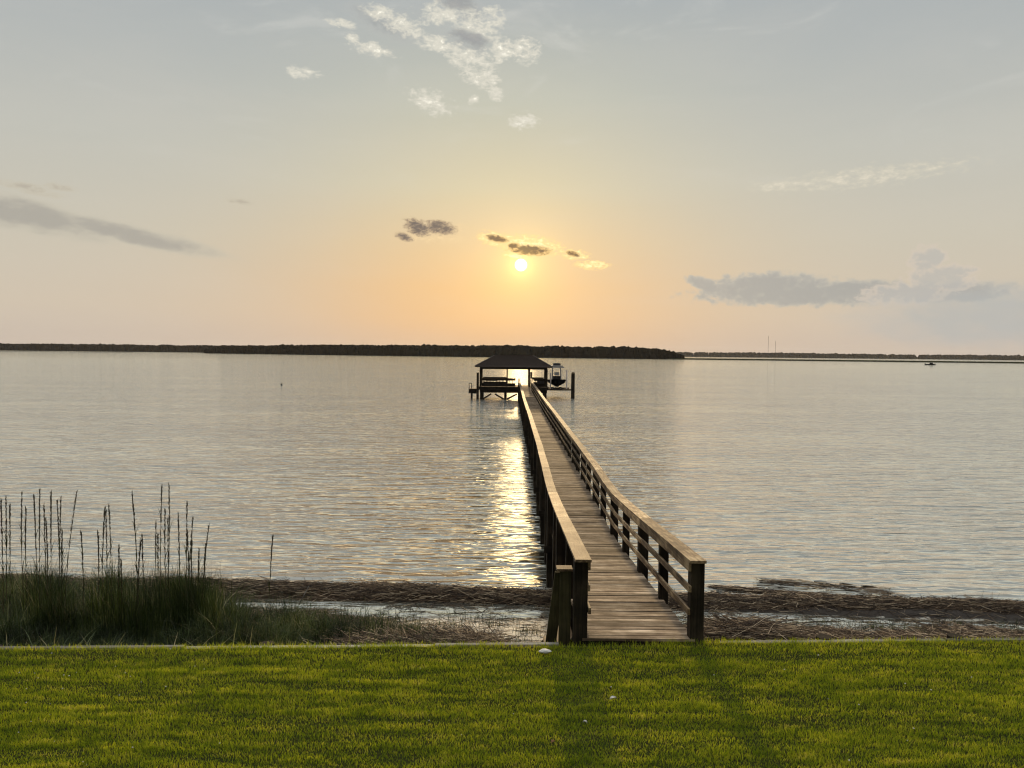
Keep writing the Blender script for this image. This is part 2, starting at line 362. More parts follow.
# ------------------------------------------------------------------ ground
def edgeY(X): return 10.37 + 0.048*X
def shoreY(X): return 19.0 - 0.055*X
PT = np.array([-0.02, 0, 0.3, 0.55, 0.70, 0.775, 0.80, 0.88, 0.91, 0.95, 1.0, 1.06, 1.5, 3.0])
PZ = np.array([1.2, 1.15, 0.80, 0.42, 0.14, 0.03, -0.06, -0.06, 0.07, 0.10, 0.0, -0.10, -0.5, -1.6])
def beach_t(X, Y):
    X = np.asarray(X, dtype=float); e = edgeY(X); s = shoreY(X)
    return (Y-e)/(s-e) + 0.004*np.clip(X+2, -12, 12)*np.clip((Y-e)/(s-e)*2-0.6, 0, 1)*np.clip((1.0-(Y-e)/(s-e))*8, 0, 1)
def beach_z(X, Y):
    t = beach_t(X, Y)
    z = np.interp(t, PT, PZ) + (fbm(X, Y, 3, 0.9, 4)-0.5)*0.13*np.clip(1.3-np.abs(t-0.8), 0.35, 1)*(t < 1.3)
    return z + (fbm(X, Y, 8, 0.35, 2)-0.5)*0.16*(t < 0.97)
def grid(x0, x1, nx, y0, y1, ny):
    xs = np.linspace(x0, x1, nx); ys = np.linspace(y0, y1, ny)
    X, Y = np.meshgrid(xs, ys); idx = np.arange(nx*ny).reshape(ny, nx)
    F = np.stack([idx[:-1,:-1], idx[:-1,1:], idx[1:,1:], idx[1:,:-1]], -1).reshape(-1, 4)
    return X, Y, F
def ground_mat():
    m, t, b, o = mat('beach_ground'); geo = t.new('ShaderNodeNewGeometry'); P = geo.outputs['Position']
    at = t.new('ShaderNodeAttribute', attribute_name='litter')
    n = t.noise(P, 2.4, 6, 0.65); n2 = t.noise(P, 40, 3, 0.6)
    sand = t.ramp(n2, [(0.3, (0.38,0.36,0.30)), (0.7, (0.58,0.55,0.47))])
    lit = t.ramp(n2, [(0.3, (0.015,0.011,0.008)), (0.7, (0.05,0.036,0.024))])
    f = t.smooth(t.math('ADD', at.outputs['Fac'], t.math('MULTIPLY', t.math('SUBTRACT', n, 0.5), 1.3)), 0.35, 0.6)
    t.put(b.inputs['Base Color'], t.mix(f, sand, lit)); b.inputs['Roughness'].default_value = 0.75
    bp = t.new('ShaderNodeBump'); bp.inputs['Distance'].default_value = 0.02; t.put(bp.inputs['Height'], n2); t.put(b.inputs['Normal'], bp.outputs[0])
    return m
X, Y, F = grid(-60, 60, 600, 9.0, 60, 300)
yy = np.linspace(0, 1, 300)**1.9
for i in range(300): Y[i] = edgeY(X[i]) + 0.05 + yy[i]*50
Z = beach_z(X, Y)
beach = np_mesh('beach', np.stack([X, Y, Z], -1), F, ground_mat(), smooth=True); tag(beach, kind='structure')
def litter(X, Y):
    t = beach_t(X, Y)
    L = np.where(t < 0.6, 0.85, 0.0); L = np.maximum(L, np.where((t > 0.885), 1.0, 0))
    L = np.maximum(L, np.where((t < 0.76) & (X > 2.6), 0.42, 0)); L = np.maximum(L, np.where((t < 0.75) & (X < -2.5), 1.0, 0))
    L = np.where((X > -1.8) & (X < 2.2) & (t < 0.84) & (t > 0.1), 0.28, L)
    return L
la = beach.data.attributes.new('litter', 'FLOAT', 'POINT'); la.data.foreach_set('value', litter(X, Y).astype(np.float32).ravel())

# lawn sheet
LZ = 1.95
def lawn_z(X, Y): return LZ + (fbm(X, Y, 5, 0.5, 3)-0.5)*0.05 + (fnoise(np.asarray(X)*0.5, np.asarray(Y)*3.2, 12, 1.0)-0.5)*0.03
X, Y, F = grid(-60, 60, 500, 0, 1, 260)
tt = np.linspace(0, 1, 260)**2.2
for i in range(260): Y[i] = edgeY(X[i]) - 0.02 - tt[i]*45
m, t, b, o = mat('lawn_soil'); geo = t.new('ShaderNodeNewGeometry')
n = t.noise(t.mapping(geo.outputs['Position'], (1, 3, 1)), 1.2, 5, 0.65); n2 = t.noise(geo.outputs['Position'], 35, 4, 0.7)
t.put(b.inputs['Base Color'], t.mix(t.smooth(n2, 0.35, 0.65), t.ramp(n, [(0.35, (0.03,0.045,0.010)), (0.65, (0.06,0.07,0.014))]), (0.03,0.025,0.012,1))); b.inputs['Roughness'].default_value = 0.9; b.inputs['Specular IOR Level'].default_value = 0.0
lawn = np_mesh('lawn', np.stack([X, Y, lawn_z(X, Y)-0.008], -1), F, m, smooth=True); tag(lawn, kind='structure')

# lawn blades
def blades(n, x0, x1, y0):
    x = RNG.uniform(x0, x1, n); e = edgeY(x); v = RNG.random(n)**0.85; y = e-0.01-v*(e-y0)
    pat = fbm(x*1.0, y*3.2, 21, 2.2, 4); row = fnoise(x*1.1+0.3*y, y*8.5, 33, 1.0)
    hgt = (0.018+0.022*RNG.random(n))*(0.30+0.95*pat+0.85*row)
    keep = RNG.random(n) < 0.35+1.3*pat*row+0.25; x, y, hgt = x[keep], y[keep], hgt[keep]; n = len(x)
    z = lawn_z(x, y)-0.01; a = RNG.uniform(0, 2*np.pi, n); le = RNG.uniform(0.1, 0.9, n)*hgt
    dx, dy = np.cos(a)*le, np.sin(a)*le
    P = np.stack([np.stack([x, y, z], -1), np.stack([x+dx*0.3, y+dy*0.3, z+hgt*0.6], -1), np.stack([x+dx, y+dy, z+hgt], -1)], 1)
    W = np.stack([np.full(n, 0.0055), np.full(n, 0.0045), np.full(n, 0.0008)], 1)*RNG.uniform(0.7, 1.4, (n, 1))
    b2 = RNG.uniform(0, np.pi, n); side = np.stack([np.cos(b2), np.sin(b2), np.zeros(n)], -1)
    return ribbons(P, W, side)
V, F = blades(430000, -9.5, 10.5, 6.2)
tag(np_mesh('lawn_grass', V, F, M['grass']), 'mown yellow green grass covering the lawn in the foreground', 'grass', kind='stuff')
# a few longer tufts
def tufts(spots, per, hmin, hmax, spread, wid=0.006, lean=0.6, zf=None, k=4):
    n = len(spots)*per; c = np.repeat(np.array(spots), per, axis=0)
    x = c[:, 0]+RNG.normal(0, 1, n)*spread; y = c[:, 1]+RNG.normal(0, 1, n)*spread
    hh = RNG.uniform(hmin, hmax, n); z = zf(x, y)-0.02; a = RNG.uniform(0, 2*np.pi, n); le = hh*RNG.uniform(0.1, lean, n)
    s = np.linspace(0, 1, k)
    P = np.stack([x[:, None]+np.cos(a)[:, None]*le[:, None]*s**1.8, y[:, None]+np.sin(a)[:, None]*le[:, None]*s**1.8,
                  z[:, None]+hh[:, None]*(s-0.35*s**3*(le/hh)[:, None])], -1)
    W = wid*RNG.uniform(0.6, 1.4, (n, 1))*(1-s**2*0.9)[None, :]
    b2 = a+np.pi/2+RNG.normal(0, 0.4, n); side = np.stack([np.cos(b2), np.sin(b2), np.zeros(n)], -1)
    return ribbons(P, W, side)
xs = RNG.uniform(-9, 10, 700); sp = [(a, edgeY(a)-RNG.uniform(-0.03, 0.05)) for a in xs]
V, F = tufts(sp, 14, 0.03, 0.09, 0.05, 0.005, 0.7, lawn_z)
tag(np_mesh('edge_grass', V, F, M['grass']), 'slightly longer grass fringe along the back edge of the lawn', 'grass', kind='stuff')

# ------------------------------------------------------------------ retaining wall
wall = empty('retaining_wall', (0, edgeY(0), 1.1), 'low grey timber retaining wall edging the lawn above the beach', 'wall')
mb = MB()
x = -30.0
while x < 30:
    L = U(2.8, 3.8); xb = min(x+L, 30)
    if x < 0.72 < xb: xb = 0.72
    if xb-x > 0.2:
        z = LZ + U(-0.035, -0.008); dy = U(-0.012, 0.012)
        a = Vector((x+0.012, edgeY(x)+0.07+dy, z)); b_ = Vector((xb-0.012, edgeY(xb)+0.07+dy, z+U(-0.006, 0.006)))
        mb.bar(a, b_, 0.085, 0.045)
    x = 2.95 if xb == 0.72 else xb
mb.build('cap_board', M['cap'], wall)
mb = MB()
for k in range(5): mb.bar((-30, edgeY(-30)+0.045, LZ-0.14-k*0.205), (30, edgeY(30)+0.045, LZ-0.14-k*0.205), 0.05, 0.195)
mb.build('wall_board', M['beamx'], wall)
for x in (-6.9, -5.1, -3.3, -1.45, 4.5, 6.42, 8.0, -8.8, 9.9, -10.7, 11.8):
    y = edgeY(x)+0.20; mb = MB(); mb.cyl((x, y, 0.6), (x, y, LZ+0.01 if x in (4.5, 6.42) else LZ-U(0.02, 0.08)), 0.11, 0.105, 12); mb.build('wall_post', M['post'], wall)

# ------------------------------------------------------------------ water
m, t, b, o = mat('bay_water'); geo = t.new('ShaderNodeNewGeometry'); P = geo.outputs['Position']
big = t.noise(t.mapping(P, (0.03, 0.10, 1), (0, 0, 0.1)), 1.0, 4, 0.6)
sepP = t.new('ShaderNodeSeparateXYZ'); t.put(sepP.inputs[0], P)
calm = t.math('SUBTRACT', 1.0, t.math('MULTIPLY', t.smooth(sepP.outputs[1], 60, 700), 0.42))
calm = t.math('MULTIPLY', calm, t.math('ADD', t.math('MULTIPLY', t.smooth(sepP.outputs[1], 18.4, 19.8), 0.88), 0.12))
amp = t.math('MULTIPLY', calm, t.math('ADD', t.math('MULTIPLY', t.smooth(big, 0.3, 0.7), 0.8), 0.6))
w0 = t.math('POWER', t.noise(t.mapping(P, (0.22, 0.85, 1), (0, 0, 0.06)), 1.0, 2, 0.5, 0.5), 3.5)
w1 = t.math('POWER', t.noise(t.mapping(P, (0.52, 2.1, 1), (0, 0, -0.07)), 1.0, 2, 0.5, 0.6), 3.5)
w2 = t.math('POWER', t.noise(t.mapping(P, (1.15, 5.4, 1), (0, 0, 0.07)), 1.0, 1, 0.5, 0.5), 3.0)
w3 = t.noise(t.mapping(P, (3, 13, 1), (0, 0, -0.1)), 1.0, 2, 0.6)
hsum = t.math('ADD', t.math('MULTIPLY', w0, 0.42), t.math('ADD', t.math('MULTIPLY', w1, 0.50), t.math('ADD', t.math('MULTIPLY', w2, 0.11), t.math('MULTIPLY', w3, 0.004))))
hh = t.math('MULTIPLY', hsum, amp)
bp = t.new('ShaderNodeBump'); bp.inputs['Strength'].default_value = 1.0; bp.inputs['Distance'].default_value = 1.0
t.put(bp.inputs['Height'], hh); t.put(b.inputs['Normal'], bp.outputs[0])
b.inputs['Base Color'].default_value = (0.30, 0.30, 0.25, 1); b.inputs['Roughness'].default_value = 0.09; b.inputs['IOR'].default_value = 1.5
b.inputs['Coat Weight'].default_value = 1.0; b.inputs['Coat Roughness'].default_value = 0.07; b.inputs['Coat IOR'].default_value = 1.5; t.put(b.inputs['Coat Normal'], bp.outputs[0])
b.inputs['Specular IOR Level'].default_value = 0.5
gls = t.new('ShaderNodeBsdfGlossy'); gls.inputs['Color'].default_value = (1.0, 0.995, 0.90, 1); gls.inputs['Roughness'].default_value = 0.06; t.put(gls.inputs['Normal'], bp.outputs[0])
mxw = t.new('ShaderNodeMixShader'); lw = t.new('ShaderNodeLayerWeight'); lw.inputs['Blend'].default_value = 0.5; t.put(lw.inputs['Normal'], bp.outputs[0]); t.put(mxw.inputs[0], t.math('MULTIPLY', t.smooth(lw.outputs['Facing'], 0.52, 0.80), 0.96)); t.put(mxw.inputs[1], b.outputs[0]); t.put(mxw.inputs[2], gls.outputs[0]); t.put(o.inputs['Surface'], mxw.outputs[0])
mb = MB(); W_ = 12000.0
vs = [mb.bm.verts.new(p) for p in ((-W_, 14.0, 0), (W_, 14.0, 0), (W_, W_, 0), (-W_, W_, 0))]; mb.bm.faces.new(vs)
water = mb.build('water', m); tag(water, kind='structure')
mb = MB()
vs = [mb.bm.verts.new(p) for p in ((-W_, 40.0, -1.7), (W_, 40.0, -1.7), (W_, W_, -1.7), (-W_, W_, -1.7))]; mb.bm.faces.new(vs)
tag(mb.build('bay_bed', plain('bed_mud', (0.1, 0.09, 0.07), 0.9)), kind='structure')

# ------------------------------------------------------------------ pier
Y0, Y1 = 10.56, 99.4
ZP = np.array([[10.0, 2.03], [10.6, 1.99], [12.5, 1.85], [14.6, 1.68], [16.8, 1.51], [18.6, 1.38], [20.5, 1.34], [23, 1.37], [27, 1.33], [34, 1.30], [60, 1.28], [80, 1.32], [94, 1.33], [98.6, 1.63], [101, 1.64]])
XP = np.array([[10.0, 1.825], [10.6, 1.825], [14, 1.84], [18, 1.88], [22, 1.90], [30, 1.95], [45, 1.96], [60, 1.93], [80, 1.95], [101, 1.93]])
def dz(y): return float(np.interp(y, ZP[:, 0], ZP[:, 1]))
def dx(y): return float(np.interp(y, XP[:, 0], XP[:, 1]))
DW = 0.73      # half width of the walkway between rails
RH = 1.12      # rail height
pier = empty('boardwalk_pier', (1.8, Y0, 2.0), 'long weathered wooden boardwalk with handrails running from the lawn out to the pavilion', 'pier')
mb = MB(); y = Y0
while y < Y1:
    wd = 0.138+U(-0.003, 0.003); x = dx(y); a, b_ = x-DW-0.05+U(-0.006, 0.006), x+DW+0.05+U(-0.006, 0.006)
    za, zb = dz(y), dz(y+wd); j = U(-0.005, 0.005); sl_ = U(-0.003, 0.003); sk = U(-0.003, 0.003)
    mb.hexa([(a, y, za-0.036+j), (b_, y+sk, za-0.036+j+sl_), (b_, y+wd+sk, zb-0.036+j+sl_), (a, y+wd, zb-0.036+j),
             (a, y, za+j), (b_, y+sk, za+j+sl_), (b_, y+wd+sk, zb+j+sl_), (a, y+wd, zb+j)])
    y += wd+0.007+random.random()*0.006
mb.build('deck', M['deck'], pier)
def run(off, zoff, wdt, hgt, m, name, seg=4.2, y0=Y0, y1=Y1, jit=0.008, twist=0.0):
    mb = MB(); y = y0
    while y < y1-0.3:
        y2 = min(y+seg*U(0.95, 1.05), y1); steps = 2
        jx, jz = U(-jit, jit), U(-jit, jit)*0.5
        pts = np.linspace(y+0.002, y2-0.002, steps+1); rings = []
        for q in pts:
            cx = dx(q)+off+jx; cz = dz(q)+zoff+jz
            rings.append([(cx-wdt/2, q, cz-hgt/2), (cx+wdt/2, q, cz-hgt/2), (cx+wdt/2, q, cz+hgt/2), (cx-wdt/2, q, cz+hgt/2)])
        mb.loft(rings); y = y2
    return mb.build(name, m, pier)
for s in (-1, 1):
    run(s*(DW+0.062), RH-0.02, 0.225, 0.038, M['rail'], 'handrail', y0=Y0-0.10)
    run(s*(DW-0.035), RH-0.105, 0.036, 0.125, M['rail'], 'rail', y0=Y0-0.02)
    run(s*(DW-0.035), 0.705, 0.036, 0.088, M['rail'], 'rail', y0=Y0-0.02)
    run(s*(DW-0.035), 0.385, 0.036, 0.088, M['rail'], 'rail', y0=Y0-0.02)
    run(s*(DW-0.06), -0.165, 0.045, 0.25, M['beamy'], 'stringer', y0=Y0+0.02)
    run(s*(DW-0.045), -0.80, 0.05, 0.23, M['beamy'], 'shade_wale', y0=20.0, y1=98.0, seg=6.3)  # invented boards, added to darken the pier's underside and its reflection
# posts: two meshes, alternated
def post_mesh(wd, top, bot):
    mb = MB()
    h = wd/2
    mb.hexa([(-h,-h,bot),(h,-h,bot),(h,h,bot),(-h,h,bot),(-h,-h,top),(h,-h,top),(h,h,top),(-h,h,top)])
    bmesh.ops.bevel(mb.bm, geom=[e for e in mb.bm.edges if abs(e.verts[0].co.z-e.verts[1].co.z) > 0.5], offset=0.008, segments=1, affect='EDGES', profile=0.5)
    me = bpy.data.meshes.new('post'); bmesh.ops.recalc_face_normals(mb.bm, faces=mb.bm.faces); mb.bm.to_mesh(me); mb.bm.free(); me.materials.append(M['post']); return me
pile_me = post_mesh(0.19, RH-0.042, -3.2); thin_me = post_mesh(0.15, RH-0.042, -3.2)
step = (Y1-0.3-Y0)/40.0
base = Vector(pier.location)
for i in range(41):
    y = Y0+0.10+i*step
    thick = i % 2 == 0
    for s in (-1, 1):
        if thick: hw = 0.095
        else: hw = 0.075
        o = bpy.data.objects.new('post', pile_me if thick else thin_me); col.objects.link(o); o.parent = pier
        o.location = Vector((dx(y)+s*(DW-0.017+hw+0.003), y, dz(y))) - base
        o.rotation_euler = (U(-0.006, 0.006), U(-0.006, 0.006), U(-0.03, 0.03))
    if thick and i > 0:
        mb = MB(); z = dz(y)-0.295-0.095
        mb.box(dx(y)-DW-0.25, dx(y)+DW+0.25, y-0.15, y-0.10, z-0.09, z+0.09)
        mb.build('cross_beam', M['beamx'], pier)
mb = MB(); mb.box(dx(Y0)-DW-0.05, dx(Y0)+DW+0.05, Y0+0.012, Y0+0.05, dz(Y0)-0.26, dz(Y0)-0.04); mb.build('end_board', M['beamx'], pier)

# ------------------------------------------------------------------ side stair down to the beach
st = empty('beach_stair', (0.85, 11.3, 1.1), 'short dark stair with a leaning side rail beside the left front boardwalk post', 'stairs')
mb = MB(); mb.box(0.735, 0.895, 10.80, 10.95, 0.9, dz(11)+0.90); mb.build('post', M['post_green'], st)
mb = MB(); mb.box(0.69, 0.915, 10.775, 10.975, dz(11)+0.902, dz(11)+0.935); mb.build('post_cap', M['rail'], st)
mb = MB(); mb.bar((0.745, 10.88, dz(11)+0.86), (0.53, 11.0, 0.95), 0.15, 0.05, up=(0, 1, 0)); mb.build('side_rail', M['post_green'], st)
for yy_ in (10.99, 12.01):
    mb = MB(); mb.bar((1.02, yy_, dz(11)-0.2), (0.30, yy_, 0.95), 0.22, 0.045, up=(0, 1, 0)); mb.build('stringer', M['beamx'], st)
for k in range(4):
    z = dz(11)-0.25-k*0.2; mb = MB(); x_ = 0.86-k*0.17; mb.box(x_-0.13, x_+0.12, 11.04, 11.9, z-0.036, z); mb.build('tread', M['rail'], st)

# ------------------------------------------------------------------ pavilion at the end of the pier
def gx(px, D=100.0): return at_y(px, 380, D).x
XL, XR = gx(480.6), gx(546.4); YF, YB = 100.0, 105.0; PZ_ = 1.65
xc = (XL+XR)/2
pav = empty('pavilion', (xc, 102.5, 0), 'open hip roofed pavilion on piles at the far end of the boardwalk', 'pavilion')
eL, eR = gx(474.8, 99.5), gx(552, 99.5); eF, eB = 99.45, 105.6; EZ = at_y(500, 367.4, 99.5).z; RZ = at_y(514, 355.3, 102.5).z
rL, rR = at_y(495.5, 355, 102.5).x, at_y(532.5, 355, 102.5).x; ym = (eF+eB)/2
mb = MB(); c4 = [(eL,eF), (eR,eF), (eR,eB), (eL,eB)]
v = [mb.bm.verts.new((x, y, EZ)) for x, y in c4] + [mb.bm.verts.new((x, y, EZ+0.13)) for x, y in c4] + [mb.bm.verts.new((rL, ym, RZ)), mb.bm.verts.new((rR, ym, RZ))]
for f in ((3,2,1,0), (0,1,5,4), (1,2,6,5), (2,3,7,6), (3,0,4,7), (4,5,9,8), (5,6,9), (6,7,8,9), (7,4,8)): mb.bm.faces.new([v[i] for i in f])
roof = mb.build('roof', M['shingle'], pav)
mb = MB()
for a, b_ in (((rL, ym, RZ), (rR, ym, RZ)), ((rL, ym, RZ), (eL, eF, EZ+0.13)), ((rR, ym, RZ), (eR, eF, EZ+0.13)), ((rL, ym, RZ), (eL, eB, EZ+0.13)), ((rR, ym, RZ), (eR, eB, EZ+0.13))):
    mb.bar(Vector(a)+Vector((0,0,0.03)), Vector(b_)+Vector((0,0,0.03)), 0.22, 0.05)
mb.build('ridge_cap', M['shingle'], roof)
mb = MB()
for n_ in range(1, 14):           # shingle courses on the front and side slopes
    f0 = n_/14
    a = Vector((eL, eF, EZ+0.13)).lerp(Vector((rL, ym, RZ)), f0); b_ = Vector((eR, eF, EZ+0.13)).lerp(Vector((rR, ym, RZ)), f0)
    mb.bar(a+Vector((0,-0.02,0.015)), b_+Vector((0,-0.02,0.015)), 0.10, 0.02)
mb.build('shingle_course', M['shingle'], roof)
for ya in (YF-0.05, YB-0.09):
    mb = MB(); mb.box(XL-0.12, XR+0.12, ya, ya+0.14, EZ-0.235, EZ-0.004); mb.build('eave_beam', M['beamx'], pav)
for xa in (XL, XR):
    mb = MB(); mb.box(xa-0.06, xa+0.06, YF+0.10, YB-0.10, EZ-0.235, EZ-0.004); mb.build('eave_beam', M['beamy'], pav)
for px_, wd in ((480.6, 0.26), (507.0, 0.14), (529.5, 0.16), (546.4, 0.30)):
    x = gx(px_)
    for y in (YF+0.02, YB-0.02):
        w2_ = wd if y < 102 else 0.16
        mb = MB(); mb.box(x-w2_/2, x+w2_/2, y-0.08, y+0.08, PZ_, EZ-0.237); mb.build('post', M['post'], pav)
mb = MB(); x = XL-0.2
mb.box(XL-0.25, XR+0.25, YF-0.10, YB+0.3, PZ_-0.42, PZ_-0.045); mb.build('floor_frame', M['beamx'], pav)
mb = MB(); yq = YF-0.14
while yq < YB+0.3: mb.box(XL-0.3, XR+0.3, yq, yq+0.137, PZ_-0.042, PZ_-0.002); yq += 0.145
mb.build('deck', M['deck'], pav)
for ya in (YF+0.1, YB-0.25):
    mb = MB(); mb.box(XL-0.1, XR+0.1, ya, ya+0.15, PZ_-0.80, PZ_-0.423); mb.build('cross_beam', M['beamx'], pav)
xm1, xm2 = gx(505.5), gx(524)
for x in (XL+0.1, xm1, xm2, XR-0.1):
    for y in (YF+0.17, YB-0.17):
        mb = MB(); mb.cyl((x, y, -1.6), (x, y, PZ_-0.803), 0.17, 0.16, 12); mb.build('pile', M['post'], pav)
for (xa, xb) in ((XL+0.3, XL+1.4), (xm1-1.4, xm1-0.2), (xm1+1.5, xm1+0.2), (xm2+0.2, xm2+1.5)):
    up_ = xb if abs(xb-xm1) > abs(xa-xm1) else xa
    mb = MB(); mb.bar((xa, YF+0.05, 0.02 if xa in (XL+0.3, xm2+0.2) else 0.70), (xb, YF+0.05, 0.70 if xa in (XL+0.3, xm2+0.2) else 0.02), 0.20, 0.06, up=(0, 1, 0)); mb.build('brace', M['beamx'], pav)
def railing(xa, xb, y, top=1.10, bal=0.42):
    mb = MB(); mb.box(xa, xb, y-0.07, y+0.07, PZ_+top-0.045, PZ_+top); mb.build('top_rail', M['beamx'], pav)
    mb = MB(); mb.box(xa, xb, y-0.02, y+0.02, PZ_+top-0.30, PZ_+top-0.05); mb.build('upper_board', M['beamx'], pav)
    mb = MB(); mb.box(xa, xb, y-0.02, y+0.02, PZ_+0.02, PZ_+0.45); mb.build('lower_board', M['beamx'], pav)
    x = xa+bal/2
    while x < xb: mb = MB(); mb.box(x-0.03, x+0.03, y-0.018, y+0.018, PZ_+0.453, PZ_+top-0.303); mb.build('baluster', M['post'], pav); x += bal
railing(XL+0.15, gx(515.5), YF+0.03); railing(gx(534.0), XR-0.15, YF+0.03)
railing(XL+0.15, gx(507), YB-0.03); railing(gx(532), XR-0.15, YB-0.03)
# benches under the roof
def bench(x0, x1, y, label):
    b0 = empty('bench', ((x0+x1)/2, y, PZ_), label, 'bench')
    mb = MB()
    for k in range(4): mb.box(x0, x1, y+0.05+k*0.11, y+0.15+k*0.11, PZ_+0.42, PZ_+0.455)
    mb.build('seat', M['beamx'], b0)
    mb = MB()
    for k in range(3): mb.box(x0, x1, y-0.02+0.02*k, y+0.015+0.02*k, PZ_+0.60+k*0.16, PZ_+0.71+k*0.16)
    mb.build('backrest', M['beamx'], b0)
    for x in (x0+0.08, x1-0.08):
        mb = MB(); mb.box(x-0.04, x+0.04, y+0.02, y+0.48, PZ_, PZ_+0.418); mb.build('leg', M['post'], b0)
bench(XL+0.5, XL+2.1, YB-0.75, 'dark slatted bench at the left end under the pavilion roof, by the back railing')
# dock box on the right side
bx_ = empty('dock_box', (gx(541), 101.2, PZ_), 'dark storage box on the pavilion deck, right of the walkway behind the railing', 'storage box')
mb = MB(); mb.box(gx(537.5), gx(544.5), 100.9, 101.6, PZ_, PZ_+0.72); mb.build('body', M['black'], bx_)
mb = MB(); mb.box(gx(537.2), gx(544.8), 100.85, 101.65, PZ_+0.723, PZ_+0.80); mb.build('lid', M['black'], bx_)
# lower side platform at the left with a grab rail
xd0, xd1 = gx(468.7), XL-0.33
pl = empty('side_platform', ((xd0+xd1)/2, 101, 0), 'small low landing platform joined to the left side of the pavilion', 'platform')
mb = MB(); mb.box(xd0, xd1, 100.0, 102.4, 0.72, 1.30); mb.build('floor_frame', M['beamx'], pl)
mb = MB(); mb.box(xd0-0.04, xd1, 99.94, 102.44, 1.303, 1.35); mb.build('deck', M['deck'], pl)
mb = MB()
for y in (100.05, 100.65):
    mb = MB(); mb.tube([(xd0+0.05, y, 1.35), (xd0+0.05, y, 2.05), (xd0+0.36, y, 2.05), (xd0+0.36, y, 1.35)], 0.03); mb.build('grab_rail', M['steel'], pl)
mb = MB(); mb.cyl((xd0+0.3, 102.2, -1.6), (xd0+0.3, 102.2, 0.718), 0.13); mb.build('pile', M['post'], pl)
mb = MB(); mb.cyl((gx(477.8), 99.75, -1.6), (gx(477.8), 99.75, at_y(478, 372.6, 99.75).z), 0.17, 0.155)
tag(mb.build('mooring_pile', M['post']), 'thick dark pile standing against the left front corner of the pavilion', 'pile')
mb = MB(); mb.cyl((gx(531.2, 105.9), 105.9, -1.6), (gx(531.2, 105.9), 105.9, 3.45), 0.14, 0.13)
tag(mb.build('mooring_pile', M['post']), 'dark pile seen through the pavilion just right of the walkway', 'pile')

# ------------------------------------------------------------------ boat lift and boat
LX0, LX1 = gx(543.2, 104), gx(573.0, 104)
lf = empty('boat_lift', ((LX0+LX1)/2, 107, 0), 'boat lift of dark piles and cradle beams right of the pavilion', 'boat lift')
for x, y, r in ((LX1, 104, 0.25), (LX1+0.5, 110, 0.2), (LX0+0.4, 107.4, 0.16), (LX0+0.6, 110.6, 0.16)):
    mb = MB(); mb.cyl((x, y, -1.6), (x, y, at_y(573, 373.3, 104).z), r, r*0.96, 14); mb.build('pile', M['post'], lf)
for y in (104.3, 109.2):
    mb = MB(); mb.box(LX0+0.35, LX1-0.12, y-0.08, y+0.08, 1.02, 1.24); mb.build('cradle_beam', M['steel'], lf)
bcx = gx(557.3, 105)
for x in (bcx-0.55, bcx+0.55):
    mb = MB(); mb.box(x-0.08, x+0.08, 103.9, 109.6, 1.243, 1.43); mb.build('bunk', M['steel'], lf)
for px_, ytop in ((566.6, 370.2), (550.6, 372.5)):
    x = gx(px_, 104.3); mb = MB(); mb.cyl((x, 104.3, 1.243), (x, 104.3, at_y(px_, ytop, 104.3).z), 0.085); mb.build('guide_post', M['pvc'], lf)
bt = empty('motorboat', (bcx, 106.5, 1.5), 'open fishing boat with a grey canopy raised on the boat lift, bow towards the lawn', 'boat')
def hull_rings(cx, y0, y1, beam, zk, zg, n=12, flip=False):
    rings = []
    for i in range(n+1):
        s = i/n; y = y0+(y1-y0)*s; wv = beam/2*(1-(1-min(1, s/0.5))**2.6)*1.0+0.03
        if s > 0.55: wv = beam/2+0.03-0.08*(s-0.55)
        zkk = zk+0.35*(1-min(1, s/0.35))**2; zgg = zg+0.22*(1-s)**2
        ch = zkk+(zgg-zkk)*0.55
        rings.append([(cx, y, zkk), (cx+wv*0.80, y, ch), (cx+wv, y, zgg), (cx+wv*0.90, y, zgg), (cx+wv*0.84, y, zgg-0.22), (cx-wv*0.84, y, zgg-0.22), (cx-wv*0.90, y, zgg), (cx-wv, y, zgg), (cx-wv*0.80, y, ch)])
    return rings
mb = MB(); mb.loft(hull_rings(bcx, 103.3, 109.8, 2.6, 1.435, 2.36)); mb.build('hull', M['hull'], bt, smooth=False)
mb = MB()
mb.box(bcx-0.5, bcx+0.5, 106.3, 107.2, 2.14, 2.95)
mb.build('console', M['black'], bt, bevel=0.04)
mb = MB(); mb.hexa([(bcx-0.36,106.28,2.97),(bcx+0.36,106.28,2.97),(bcx+0.36,106.34,2.97),(bcx-0.36,106.34,2.97),(bcx-0.30,106.5,3.45),(bcx+0.30,106.5,3.45),(bcx+0.30,106.54,3.45),(bcx-0.30,106.54,3.45)]); mb.build('windscreen', M['white'], bt)
for k in (-1, 1):
    mb = MB(); mb.tube([(bcx+k*0.60, 106.2, 2.14), (bcx+k*0.55, 106.2, 4.12), (bcx+k*0.55, 107.4, 4.12), (bcx+k*0.60, 107.4, 2.14)], 0.055); mb.build('canopy_frame', M['alu'], bt)
mb = MB()
tz = 4.17
mb.loft([[(bcx-1.0, y, tz-0.1), (bcx-1.0, y, tz), (bcx-0.6, y, tz+0.24), (bcx+0.6, y, tz+0.24), (bcx+1.0, y, tz), (bcx+1.0, y, tz-0.1)] for y in (105.7, 107.9)]); mb.build('canopy', M['canvas'], bt)
mb = MB(); mb.box(bcx-0.5, bcx+0.5, 106.2, 107.4, tz+0.243, tz+0.56); mb.build('gear_bag', M['black'], bt, bevel=0.05)
mb = MB(); mb.box(bcx-0.35, bcx+0.35, 107.6, 108.2, 2.14, 2.75); mb.build('seat', M['white'], bt, bevel=0.03)
